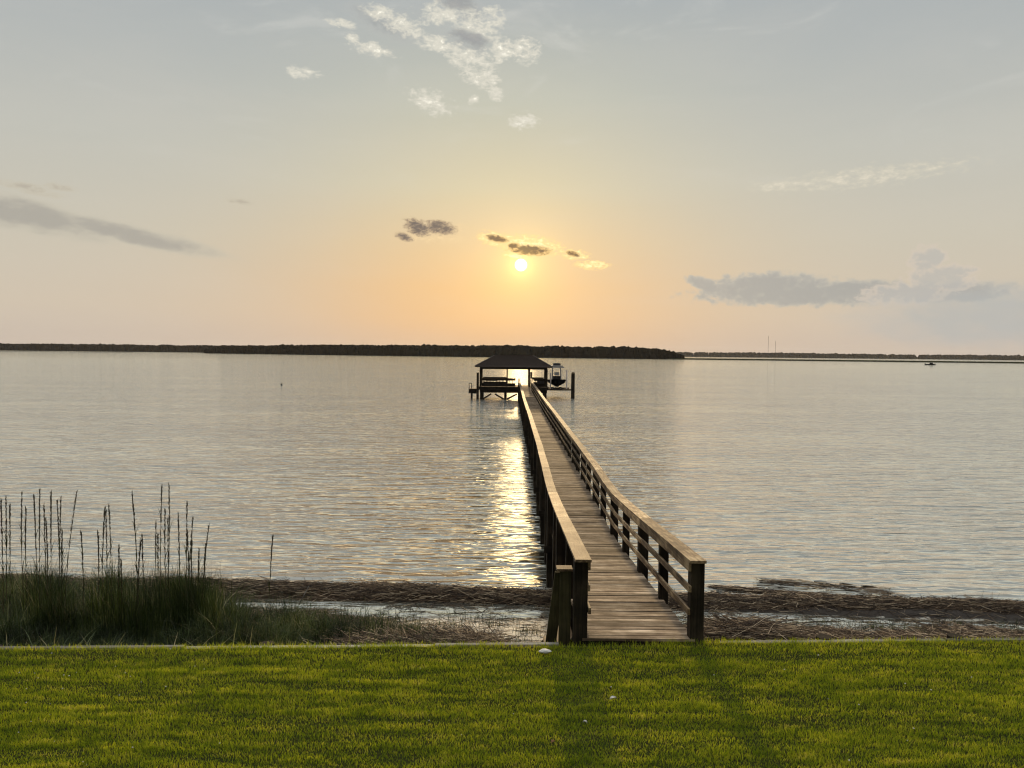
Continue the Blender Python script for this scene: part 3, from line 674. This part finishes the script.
mb = MB(); mb.box(bcx-0.25, bcx+0.25, 109.8, 110.3, 2.2, 2.95); mb.box(bcx-0.07, bcx+0.07, 109.9, 110.15, 1.3, 2.2); mb.build('outboard_motor', M['black'], bt, bevel=0.03)

# ------------------------------------------------------------------ far boat, float, masts
fb = at_z(930.5, 365.0, 0.0); s0 = fb.y
mbt = empty('motorboat', fb, 'tiny dark motorboat out on the bay before the right hand marsh', 'boat')
def side_hull(cx, cy, L, beam, h):
    rings = []
    for i in range(11):
        s = i/10; x = cx-L/2+L*s; wv = beam/2*min(1, (1.02-s)*2.6)**0.6; zk = -0.1+0.5*max(0, s-0.7)/0.3; zg = h*(0.8+0.35*s)
        rings.append([(x, cy-wv*0.3, zk), (x, cy-wv, zg), (x, cy+wv, zg), (x, cy+wv*0.3, zk)])
    return rings
mb = MB(); mb.loft(side_hull(fb.x, fb.y, 9.2, 2.8, 0.95)); mb.build('hull', M['hull'], mbt)
mb = MB(); mb.box(fb.x-0.4, fb.x+1.6, fb.y-0.7, fb.y+0.7, 0.7, 2.0); mb.box(fb.x-0.9, fb.x+1.7, fb.y-0.9, fb.y+0.9, 2.45, 2.6)
for a in (-0.8, 1.6):
    for b_ in (-0.8, 0.8): mb.cyl((fb.x+a, fb.y+b_, 0.6), (fb.x+a, fb.y+b_, 2.45), 0.06, n=6)
mb.build('cabin', M['hull'], mbt)
mb = MB(); mb.box(fb.x-5.0, fb.x-4.5, fb.y-0.3, fb.y+0.3, 0.1, 1.4); mb.build('outboard_motor', M['black'], mbt)
p = at_z(281.5, 385.3, 0)
mb = MB(); mb.cyl((p.x, p.y, -0.15), (p.x, p.y, 0.26), 0.17, 0.14, 12); mb.cyl((p.x, p.y, 0.262), (p.x, p.y, 0.5), 0.03, 0.03, 6)
tag(mb.build('float_buoy', M['black'], None), 'tiny dark float alone on the open water left of the pavilion', 'buoy')
for px_, ytop, lab in ((768.5, 336, 'taller hairline radio mast above the far right treeline'), (775.5, 341, 'shorter fainter radio mast right beside the taller one')):
    q = at_y(px_, ytop, 4300); mb = MB(); r_ = 0.9
    for a in range(3):
        c_, s_ = math.cos(a*2.094)*r_, math.sin(a*2.094)*r_; mb.cyl((q.x+c_, 4300+s_, 0), (q.x+c_, 4300+s_, q.z), 0.25, 0.25, 5)
    zz = 2.0; k = 0
    while zz < q.z-4:
        a0, a1 = k*2.094, (k+1)*2.094
        mb.cyl((q.x+math.cos(a0)*r_, 4300+math.sin(a0)*r_, zz), (q.x+math.cos(a1)*r_, 4300+math.sin(a1)*r_, zz+3), 0.12, 0.12, 4); zz += 3; k += 1
    tag(mb.build('radio_mast', M['steel']), lab, 'mast', 'radio masts')

# ------------------------------------------------------------------ far shores
ico = bmesh.new(); bmesh.ops.create_icosphere(ico, subdivisions=2, radius=1.0)
IV = np.array([v.co[:] for v in ico.verts]); IF = np.array([[v.index for v in f.verts] for f in ico.faces]); ico.free()
def forest(name, label, path, depth, n, hfun, rad, m=None, ground=0.4):
    """path: list of (x,y) along the near shore; crowns scattered up to depth behind it"""
    path = np.array(path, float); seg = np.linalg.norm(np.diff(path, axis=0), axis=1); cum = np.concatenate([[0], np.cumsum(seg)])
    s = RNG.uniform(0, cum[-1], n); px_ = np.interp(s, cum, path[:, 0]); py_ = np.interp(s, cum, path[:, 1]); d = RNG.random(n)**1.5*depth
    f = s/cum[-1]; hT = hfun(f)*(0.90+0.12*RNG.random(n))*(0.93+0.12*fnoise(s, s*0, 3, 0.03))
    low = RNG.random(n) < 0.35; hT = np.where(low, hT*RNG.uniform(0.3, 0.7, n), hT)
    r = rad*RNG.uniform(0.6, 1.25, n); Vs = []
    jit = 1+RNG.normal(0, 0.16, (n, len(IV), 1))
    c = np.stack([px_, py_+d, hT-r*1.1], -1)
    V = c[:, None, :] + IV[None]*jit*np.stack([r, r, r*1.15], -1)[:, None, :]
    # trunks / understorey filling down to the ground
    F_ = (IF[None]+np.arange(n)[:, None, None]*len(IV)).reshape(-1, 3)
    V2 = c[:, None, :]*np.array([1, 1, 0.5]) + IV[None]*np.stack([r*1.2, r, np.maximum(hT*0.5, 1)], -1)[:, None, :]*(1+RNG.normal(0, 0.1, (n, len(IV), 1)))
    off = n*len(IV)
    Vall = np.concatenate([V.reshape(-1, 3), V2.reshape(-1, 3)]); Vall[:, 2] = np.maximum(Vall[:, 2], 0.05)
    o = np_mesh(name, Vall, np.concatenate([F_, F_+off]), m or M['forest']); tag(o, label, 'forest', kind='stuff'); return o
def P2(px_, D): q = at_y(px_, 355, D); return (q.x, D)
Dc = 1250.0
# central wooded island
prof = lambda f: np.interp(f, [0, 0.03, 0.06, 0.5, 0.93, 0.965, 0.985, 1.0], [8, 13, 17.5, 20.5, 19.5, 17.5, 12, 8])
forest('island_woods', 'dark dense woods on the central point across the bay, behind the pavilion', [P2(204, 1700), P2(300, 1500), P2(430, 1350), P2(560, 1280), P2(684, 1200)], 60, 1500, prof, 4.6)
forest('far_woods', 'dark distant treeline along the left far shore', [P2(-160, 2350), P2(0, 2350), P2(120, 2350), P2(235, 2350)], 90, 1500, lambda f: 22+0*f, 6.5)
forest('far_woods', 'low hazy grey treeline far beyond the marsh on the right', [P2(640, 4300), P2(800, 4300), P2(900, 4300), P2(1180, 4300)], 200, 1100, lambda f: np.interp(f, [0, 0.25, 0.5, 1], [24, 28, 25, 30]), 13)
# low land under the woods and marsh strips
land = plain('marsh_turf', (0.02, 0.018, 0.008), 0.95, 0.4, 0.05, 0, 0.05)
def strip(name, pts, depth, zt, kind='structure'):
    mb = MB(); rings = []
    for (x, y) in pts: rings.append([(x, y, -0.3), (x, y, zt*0.6), (x, y+depth*0.2, zt), (x, y+depth, zt), (x, y+depth, -0.3)])
    mb.loft(rings); o = mb.build(name, land); tag(o, kind='structure'); return o
strip('island_land', [P2(200, 1690), P2(300, 1490), P2(430, 1340), P2(560, 1270), P2(690, 1190)], 110, 0.7)
strip('far_land', [P2(-200, 2330), P2(240, 2330)], 200, 1.2)
strip('far_land', [P2(600, 4280), P2(1250, 4280)], 320, 1.5)
strip('marsh', [P2(670, 1185), P2(760, 1150), P2(900, 1100), P2(1040, 1060), P2(1300, 1000)], 90, 1.3)
strip('sand_spit', [P2(-200, 1500), P2(30, 1500), P2(95, 1560), P2(130, 1620)], 12, 0.45)
# cordgrass fringe of the marsh
n = 9000; s = RNG.random(n); px_ = 672+s*420
Yb = np.interp(px_, [670, 760, 900, 1040, 1300], [1185, 1150, 1100, 1060, 1000])+RNG.uniform(0, 60, n)
Xb = np.array([at_y(a, 358, b_).x for a, b_ in zip(px_, Yb)]); hh_ = RNG.uniform(0.8, 1.7, n)
k = np.linspace(0, 1, 2); P_ = np.stack([Xb[:, None]+RNG.normal(0, 0.3, (n, 1))*k, Yb[:, None]+0*k, 0.4+hh_[:, None]*k], -1)
V, F = ribbons(P_, np.stack([np.full(n, 1.2), np.full(n, 0.5)], 1), np.tile([1., 0, 0], (n, 1)))
tag(np_mesh('marsh_grass', V, F, M['marsh']), 'dark band of cordgrass along the low marsh on the right', 'grass', kind='stuff')

# ------------------------------------------------------------------ wrack: dead reed stalks
def stalks(n, xs, ys, lift, zf, ang_sd=0.5, lmin=0.2, lmax=0.75, rad=0.0052, tilt=0.12, ang0=0.0):
    L = RNG.uniform(lmin, lmax, n); a = ang0+RNG.normal(0, ang_sd, n); ti = RNG.normal(0, tilt, n)
    d = np.stack([np.cos(a)*np.cos(ti), np.sin(a)*np.cos(ti), np.sin(ti)], -1)
    z = zf(xs, ys)+lift; c = np.stack([xs, ys, z], -1)
    bow = RNG.normal(0, 0.05, (n, 3))*np.array([0.5, 1, 0.5])
    P = np.stack([c-d*L[:, None]/2, c+bow*L[:, None], c+d*L[:, None]/2], 1)
    P[..., 2] = np.maximum(P[..., 2], zf(P[..., 0], P[..., 1])+0.004)
    r = rad*RNG.uniform(0.6, 1.5, (n, 1))*np.array([[1.0, 1.0, 0.7]])
    return tubes(P, r, 3)
def place(n, fx, ft):
    x = RNG.uniform(fx[0], fx[1], n); t_ = RNG.uniform(ft[0], ft[1], n); e = edgeY(x); s = shoreY(x); return x, e+t_*(s-e), t_
def surf(x, y): return np.maximum(beach_z(x, y), -0.005)
Vs, Fs, o0 = [], [], 0
def addm(VF):
    global o0
    Vs.append(VF[0]); Fs.append(VF[1]+o0); o0 += len(VF[0])
# main mat along the water line
x, y, t_ = place(24000, (-13, 14), (0.885, 0.998)); prf = np.clip(1-((t_-0.942)/0.062)**2, 0, 1)
k = RNG.random(len(x)) < (0.25+prf)*(0.6+0.6*fnoise(x, y, 41, 1.2)); x, y, prf = x[k], y[k], prf[k]
addm(stalks(len(x), x, y, RNG.random(len(x))*0.13*prf, surf, 0.45))
# sticking up ends
x, y, t_ = place(260, (-13, 14), (0.90, 1.0)); addm(stalks(260, x, y, 0.10, surf, 1.2, 0.25, 0.6, 0.004, 0.7))
# inner mats on the right
x, y, t_ = place(15000, (2.7, 14), (0.30, 0.755)); k = fbm(x, y, 51, 0.8, 3)+0.12*(t_ < 0.6) > 0.535; x, y = x[k], y[k]
addm(stalks(len(x), x, y, RNG.random(len(x))*0.14, surf, 0.6))
# mound beside the pier
def mound(cx, cy, rx, ry, hgt, n, sd=0.35, a0=0.0):
    a = RNG.uniform(0, 2*np.pi, n); q = np.sqrt(RNG.random(n)); x = cx+np.cos(a)*q*rx; y = cy+np.sin(a)*q*ry
    addm(stalks(n, x, y, hgt*(1-q**2)*RNG.random(n), surf, sd, 0.3, 1.0, 0.0048, 0.18, a0))
mound(3.9, 12.3, 1.25, 1.1, 0.75, 6500, 0.45, -0.15); mound(3.2, 14.4, 0.7, 0.9, 0.22, 1500); mound(6.4, 13.5, 1.6, 0.8, 0.20, 2600); mound(8.6, 14.2, 1.8, 0.7, 0.16, 2200)
mound(-0.9, 13.4, 1.0, 0.9, 0.30, 2600, 0.6, -0.6); mound(-2.1, 13.2, 1.2, 1.0, 0.3, 2200, 0.7, -0.4); mound(0.2, 12.0, 0.9, 0.7, 0.15, 1400, 0.7)
# left inner strip and scattered single stalks on the sand
x, y, t_ = place(7000, (-13, -1.0), (0.45, 0.80)); k = fbm(x, y, 55, 0.8, 3) > 0.47; x, y = x[k], y[k]; addm(stalks(len(x), x, y, RNG.random(len(x))*0.06, surf, 0.6))
x, y, t_ = place(1500, (-3, 3), (0.15, 0.88)); addm(stalks(1500, x, y, 0.01, surf, 0.9, 0.15, 0.6, 0.0045, 0.08))
x, y, t_ = place(1200, (3, 14), (0.70, 0.9)); addm(stalks(1200, x, y, 0.01, surf, 0.9, 0.15, 0.6, 0.0045, 0.08))
# raft of stalks afloat right of the pier
n = 1100; s = RNG.random(n); fx = 5.4+s*3.3; fy = 19.45-0.80*s**0.8+RNG.normal(0, 0.05, n)*(1-s*0.4); addm(stalks(n, fx, fy, 0.02+RNG.random(n)*0.035, lambda a, b_: np.zeros_like(a), 0.22, 0.3, 0.8, 0.005, 0.04, -0.16))
n = 160; s = RNG.random(n); addm(stalks(n, 6.8+s*3.0, 20.1-s*0.9+RNG.normal(0, 0.25, n), 0.004+0*s, lambda a, b_: np.zeros_like(a), 0.2, 0.3, 0.8, 0.004, 0.01, -0.3))
tag(np_mesh('reed_wrack', np.concatenate(Vs), np.concatenate(Fs), M['wrack']), 'tangled brown mats of dead reed stalks washed up along the shore', 'wrack', kind='stuff')
# mat body under the stalks (tangle too dense to see through)
X, Y, F = grid(-14, 15, 420, 0, 1, 40)
for i in range(40):
    tq = 0.880+i/39*0.115; e = edgeY(X[i]); Y[i] = e+tq*(shoreY(X[i])-e)+(fbm(X[i], X[i]*0+3, 61, 0.8, 4)-0.5)*0.6*(1 if i > 20 else 0.8)
tq = (np.linspace(0, 1, 40)[:, None]*2-1); Z = surf(X, Y)+0.075*(1-tq**2)*(0.5+fbm(X, Y, 62, 3.0, 3))-0.012
m, t, b, o = mat('wrack_bed'); geo = t.new('ShaderNodeNewGeometry'); n_ = t.noise(t.mapping(geo.outputs['Position'], (6, 45, 20)), 1.0, 5, 0.7)
t.put(b.inputs['Base Color'], t.ramp(n_, [(0.35, (0.014,0.010,0.007)), (0.55, (0.07,0.046,0.028)), (0.72, (0.18,0.125,0.08))])); b.inputs['Roughness'].default_value = 0.9; b.inputs['Specular IOR Level'].default_value = 0.1
tag(np_mesh('wrack_bed', np.stack([X, Y, Z], -1), F, m, smooth=True), 'dense brown bed of rotted reeds under the wrack along the water line', 'wrack', kind='stuff')
# driftwood sticks one can tell apart
def stick(px_, py_, z, px2, py2, z2, r, label):
    a = at_z(px_, py_, z); b_ = at_z(px2, py2, z2) if z2 == z else at_y(px2, py2, a.y)
    mid = (a+b_)/2+Vector((0, 0, 0.015)); mb = MB(); mb.cyl(a, mid, r, r*0.85, 6); mb.cyl(mid, b_, r*0.85, r*0.6, 6); tag(mb.build('driftwood_stick', M['cap']), label, 'stick', 'driftwood sticks')
stick(299, 605, 0.14, 309, 586, 9, 0.014, 'pale stick leaning up out of the brown wrack on the left')
stick(826, 583, 0.02, 869, 594, 0.02, 0.012, 'long thin stick afloat by the shore right of the boardwalk')

# ------------------------------------------------------------------ marsh plants on the left
def veg_h(x): return np.interp(x, [-13, -9.5, -7, -5.3, -4.6, -3.5, -2.2, -1.2, -0.6], [0.95, 1.0, 1.0, 1.1, 0.60, 0.45, 0.40, 0.28, 0.1])
n = 125000; x = RNG.uniform(-12.5, -0.6, n); t_ = 0.015+RNG.random(n)*0.84; e = edgeY(x); y = e+0.1+t_*(shoreY(x)-e); vx = x*13.5/y
pp = 1/(1+np.exp((vx+5.35+0.8*(t_-0.4)+0.7*(fnoise(y, vx, 77, 1.5)-0.5))/0.20)); tall = RNG.random(n) < pp; k = tall | ((t_ < 0.50) & (RNG.random(n) < np.where(vx < -2.9, 0.95, 0.55))); x, y, t_, vx, tall = x[k], y[k], t_[k], vx[k], tall[k]; n = len(x)
vpx = 510+vx*57.0
clump = 0.66+0.5*np.exp(-((vpx-186)/26)**2)+0.42*np.exp(-((vpx-42)/28)**2)+0.30*np.exp(-((vpx-108)/14)**2)+0.3*np.exp(-((vpx-4)/10)**2)
hh_ = np.where(tall, clump*0.98, veg_h(vx)*1.5)*(0.3+0.8*RNG.random(n))*(0.30+1.25*fbm(x, y, 71, 1.1, 3)**1.2); hh_ *= np.clip(0.5+t_*1.1, 0.5, 1.15)
z = beach_z(x, y)-0.03; a = RNG.uniform(0, 2*np.pi, n); le = hh_*RNG.uniform(0.1, 0.9, n); s = np.linspace(0, 1, 5)
P_ = np.stack([x[:, None]+np.cos(a)[:, None]*le[:, None]*s**1.7, y[:, None]+np.sin(a)[:, None]*le[:, None]*s**1.7, z[:, None]+hh_[:, None]*(s-0.45*s**3*(le/hh_)[:, None])], -1)
Wd = RNG.uniform(0.005, 0.014, (n, 1))*(1-0.9*s**2)[None, :]; b2 = a+np.pi/2+RNG.normal(0, 0.5, n)
V, F = ribbons(P_, Wd, np.stack([np.cos(b2), np.sin(b2), np.zeros(n)], -1))
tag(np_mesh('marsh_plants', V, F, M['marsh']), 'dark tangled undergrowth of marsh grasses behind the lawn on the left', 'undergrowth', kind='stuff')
# arching blades fronting the undergrowth, lit highlights put into their pale colour
sp = [(U(-8.5, -1.0), 0) for _ in range(170)]; sp = [(a, edgeY(a)+U(0.12, 0.9)) for a, _ in sp]
V, F = tufts(sp, 3, 0.45, 1.0, 0.05, 0.016, 0.95, beach_z, 6)
tag(np_mesh('arching_grass', V, F, leafy('pale_blades', [(0.0, (0.06,0.09,0.03)), (0.6, (0.13,0.16,0.07)), (1.0, (0.40,0.36,0.22))], 0.3, 0.5)), 'paler arching grass blades along the front of the dark undergrowth', 'grass', kind='stuff')
# thin growth on the sand and on the right
sp = []
for i in range(120):
    xx = U(-2.5, 0.9) if i < 50 else U(5.2, 13); tq = U(0.3, 0.85); sp.append((xx, edgeY(xx)+tq*(shoreY(xx)-edgeY(xx))))
for i in range(26): sp.append((U(8.0, 9.8), U(13.4, 15.2)))
for i in range(60): xx = U(3.0, 13); sp.append((xx, edgeY(xx)+U(0.70, 0.80)*(shoreY(xx)-edgeY(xx))))
V, F = tufts(sp, 26, 0.06, 0.30, 0.14, 0.007, 0.8, beach_z, 4)
tag(np_mesh('shore_grass', V, F, M['marsh']), 'sparse green tufts growing through the wrack and sand', 'grass', kind='stuff')

# reeds: each clump a thing, each stem a part
def reed_clump(stems, D, label):
    cx = at_y(sum(s[0] for s in stems)/len(stems), 560, D).x; zb = float(beach_z(cx, D))
    rt = empty('reed_clump', (cx, D, zb), label, 'reeds', 'tall reeds behind the lawn on the left')
    LV = []
    for (bpx, tpx, ty) in stems:
        Dd = D+U(-0.35, 0.35); top = at_y(tpx, ty, Dd); bx2 = at_y(bpx, 585, Dd).x; bz = float(beach_z(bx2, Dd))-0.05
        b_ = Vector((bx2, Dd, bz)); k = 7; s = np.linspace(0, 1, k)
        bend = U(-0.06, 0.06); px3 = b_.x+(top.x-b_.x)*s**1.3+bend*np.sin(s*np.pi); py3 = Dd+0*s+U(-0.02, 0.02)*s; pz3 = bz+(top.z-bz)*s
        P_ = np.stack([px3, py3, pz3], -1)[None]; rr = (0.0072*(1-0.6*s))[None]
        V, F = tubes(P_, rr, 5); np_mesh('stem', V, F, M['reed'], rt)
        # seed head: short upright spikelets hugging the stem top
        n2 = 80; q = 0.62+0.38*RNG.random(n2)**0.7; cx_ = np.interp(q, s, px3); cz_ = np.interp(q, s, pz3); a = RNG.uniform(0, 6.28, n2); ln = RNG.uniform(0.03, 0.085, n2)
        A = np.stack([cx_, np.full(n2, Dd), cz_], -1); B = A+np.stack([np.cos(a)*0.018, np.sin(a)*0.018, ln], -1)
        V, F = tubes(np.stack([A, (A+B)/2, B], 1), np.tile([[0.0025, 0.0042, 0.001]], (n2, 1)), 3)
        qs = np.linspace(0.6, 1.0, 5); V0, F0 = tubes(np.stack([np.interp(qs, s, px3), np.full(5, Dd), np.interp(qs, s, pz3)], -1)[None], np.full((1, 5), 0.005), 5)
        V, F = np.concatenate([V0, V]), np.concatenate([F0, F+len(V0)]); np_mesh('seed_head', V, F, M['reed'], rt)
        n3 = 12; q = RNG.uniform(0.10, 0.78, n3); cx_ = np.interp(q, s, px3); cz_ = np.interp(q, s, pz3); a = RNG.uniform(0, 6.28, n3); ln = RNG.uniform(0.2, 0.5, n3)
        ss = np.linspace(0, 1, 5)
        LP = np.stack([cx_[:, None]+np.cos(a)[:, None]*ln[:, None]*0.35*ss**1.5, Dd+np.sin(a)[:, None]*ln[:, None]*0.35*ss**1.5, cz_[:, None]+ln[:, None]*(ss*0.9-0.3*ss**3)], -1)
        LV.append((LP, RNG.uniform(0.008, 0.014, (n3, 1))*(1-0.95*ss**2)[None], np.stack([-np.sin(a), np.cos(a), 0*a], -1)))
    P_ = np.concatenate([l[0] for l in LV]); W2 = np.concatenate([l[1] for l in LV]); S2 = np.concatenate([l[2] for l in LV])
    V, F = ribbons(P_, W2, S2); np_mesh('leaves', V, F, M['marsh'], rt)
reed_clump([(3, 1, 500), (5, 6, 498), (9, 10, 506)], 13.6, 'few tall reeds at the extreme left edge of the photo')
reed_clump([(27, 22, 494), (30, 26, 508), (36, 34, 496), (40, 40, 490), (46, 44, 506), (49, 51, 492), (56, 57, 500), (59, 61, 498), (64, 77, 492), (44, 46, 520), (61, 62, 530)], 13.9, 'broad stand of tall reeds, second clump from the left edge')
reed_clump([(81, 81, 533)], 14.2, 'one thin short reed standing between the broad stand and the thick pair')
reed_clump([(94, 98, 532), (104, 105, 508), (105, 106, 512), (109, 109, 506), (113, 119, 546)], 13.8, 'narrow clump of reeds with a thick close pair')
reed_clump([(135, 132, 493), (141, 141, 540), (150, 142, 536), (120, 121, 560)], 13.7, 'sparse reeds with one very tall thin stem left of the densest clump')
reed_clump([(157, 156, 523), (161, 162, 486), (165, 169, 485), (172, 168, 520), (176, 178, 514), (183, 187, 503), (187, 187, 530), (191, 193, 519), (198, 199, 550), (203, 209, 526), (206, 206, 545), (196, 192, 540), (168, 165, 510), (159, 158, 535)], 14.0, 'densest dark clump of tall reeds at the right end of the stand')
reed_clump([(269, 273, 536)], 15.0, 'single leaning reed standing apart right of all the clumps')
# shorter stiff blades inside the stand
n = 3400; c_ = RNG.choice([40, 105, 140, 178, 195, 200], n, p=[.22, .14, .1, .24, .2, .1]); px_ = c_+RNG.normal(0, 13, n); Dd = RNG.uniform(13.2, 14.6, n)
x = (px_-510)*Dd/FPX; z = beach_z(x, Dd); hh_ = 0.7+0.8*RNG.random(n)**1.6; a = RNG.uniform(0, 6.28, n); s = np.linspace(0, 1, 5); le = hh_*RNG.uniform(0.03, 0.40, n)
P_ = np.stack([x[:, None]+np.cos(a)[:, None]*le[:, None]*s**2, Dd[:, None]+np.sin(a)[:, None]*le[:, None]*s**2, z[:, None]+hh_[:, None]*s], -1)
V, F = ribbons(P_, RNG.uniform(0.006, 0.013, (n, 1))*(1-0.95*s**2)[None], np.stack([-np.sin(a), np.cos(a), 0*a], -1))
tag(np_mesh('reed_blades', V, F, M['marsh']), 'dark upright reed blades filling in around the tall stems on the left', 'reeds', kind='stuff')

# ------------------------------------------------------------------ small things on the lawn
def lump(px_, py_, rx, ry, rz, m, name, label, cat, seed):
    p = at_z(px_, py_, LZ+0.03); bm = bmesh.new(); bmesh.ops.create_icosphere(bm, subdivisions=3, radius=1.0)
    for v in bm.verts:
        k = 1+0.35*mnoise.noise(v.co*1.4+Vector((seed, 0, 0)))+0.12*mnoise.noise(v.co*4+Vector((0, seed, 0)))
        v.co = Vector((v.co.x*rx*k, v.co.y*ry*k, v.co.z*rz*k))+Vector((p.x, p.y, LZ+0.03+rz*0.5))
    me = bpy.data.meshes.new(name); bm.to_mesh(me); bm.free()
    for f in me.polygons: f.use_smooth = True
    return tag(link(name, me, m), label, cat)
lump(545, 652, 0.075, 0.05, 0.025, M['stone'], 'pale_stone', 'pale flat stone lying in the grass in front of the left front post', 'stone', 2)
def fallen_leaf(px_, py_, L, m, label, rot):
    p = at_z(px_, py_, LZ+0.05); mb = MB(); n = 7; top = []; 
    rings = []
    for i in range(n):
        s = i/(n-1); wv = L*0.28*math.sin(math.pi*min(0.97, max(0.03, s))); zc = p.z+0.012*math.sin(s*3)+0.01
        x = (s-0.5)*L; c_, s_ = math.cos(rot), math.sin(rot)
        def tr(u, v_, z): return (p.x+u*c_-v_*s_, p.y+u*s_+v_*c_, z)
        rings.append([tr(x, -wv, zc+0.014), tr(x, 0, zc), tr(x, wv, zc+0.016), tr(x, wv, zc+0.0175), tr(x, 0, zc+0.0015), tr(x, -wv, zc+0.0155)])
    mb.loft(rings); tag(mb.build('fallen_leaf', m), label, 'leaf', 'fallen leaves on the lawn')
fallen_leaf(613, 700, 0.085, M['leaf'], 'bleached white leaf on the lawn below the end of the boardwalk, upper of two', 0.4)
fallen_leaf(585, 724, 0.05, M['leaf'], 'smaller pale leaf on the lawn, left of and below the bleached one', -0.5)
fallen_leaf(553, 744, 0.06, M['orange_leaf'], 'small orange brown leaf low in the middle of the lawn', 0.9)

n = 70; xs = RNG.uniform(-7.5, 7.5, n); xs[:34] = RNG.uniform(-7, -3.5, 34); ys = edgeY(xs)-RNG.uniform(0.1, 3.2, n); zs = lawn_z(xs, ys)+RNG.uniform(0.025, 0.045, n); r_ = RNG.uniform(0.004, 0.010, n)
V = np.stack([xs, ys, zs], -1)[:, None, :]+IV[None]*r_[:, None, None]*np.array([1, 1, 0.7]); F = (IF[None]+np.arange(n)[:, None, None]*len(IV)).reshape(-1, 3)
tag(np_mesh('clover_flowers', V, F, M['stone']), 'tiny white clover heads scattered through the lawn', 'flowers', kind='stuff')
# ------------------------------------------------------------------ haze
HAZE = True
if HAZE:
    m = bpy.data.materials.new('haze_air'); m.use_nodes = True; t = NT(m.node_tree)
    for n_ in list(t.n): t.n.remove(n_)
    o = t.new('ShaderNodeOutputMaterial'); pv = t.new('ShaderNodeVolumePrincipled')
    pv.inputs['Color'].default_value = (0.86, 0.88, 0.92, 1); pv.inputs['Density'].default_value = 0.000024; pv.inputs['Anisotropy'].default_value = 0.3
    t.put(o.inputs['Volume'], pv.outputs[0])
    mb = MB(); mb.box(-13000, 13000, -60, 12500, -2.8, 135.0); tag(mb.build('haze', m), kind='stuff', label='thin evening haze over the bay', cat='haze')

# ------------------------------------------------------------------ render
scene.view_settings.view_transform = 'Standard'; scene.view_settings.look = 'None'
scene.view_settings.exposure = 0.50; scene.view_settings.gamma = 1.0
scene.render.engine = 'CYCLES'; c = scene.cycles
c.use_denoising = True; c.denoising_prefilter = 'ACCURATE'; c.filter_width = 1.15; c.denoiser = 'OPENIMAGEDENOISE'; c.use_adaptive_sampling = True; c.adaptive_threshold = 0.02
c.max_bounces = 6; c.diffuse_bounces = 2; c.glossy_bounces = 3; c.transmission_bounces = 3; c.volume_bounces = 0; c.transparent_max_bounces = 6
c.sample_clamp_indirect = 3.0; c.sample_clamp_direct = 3.2
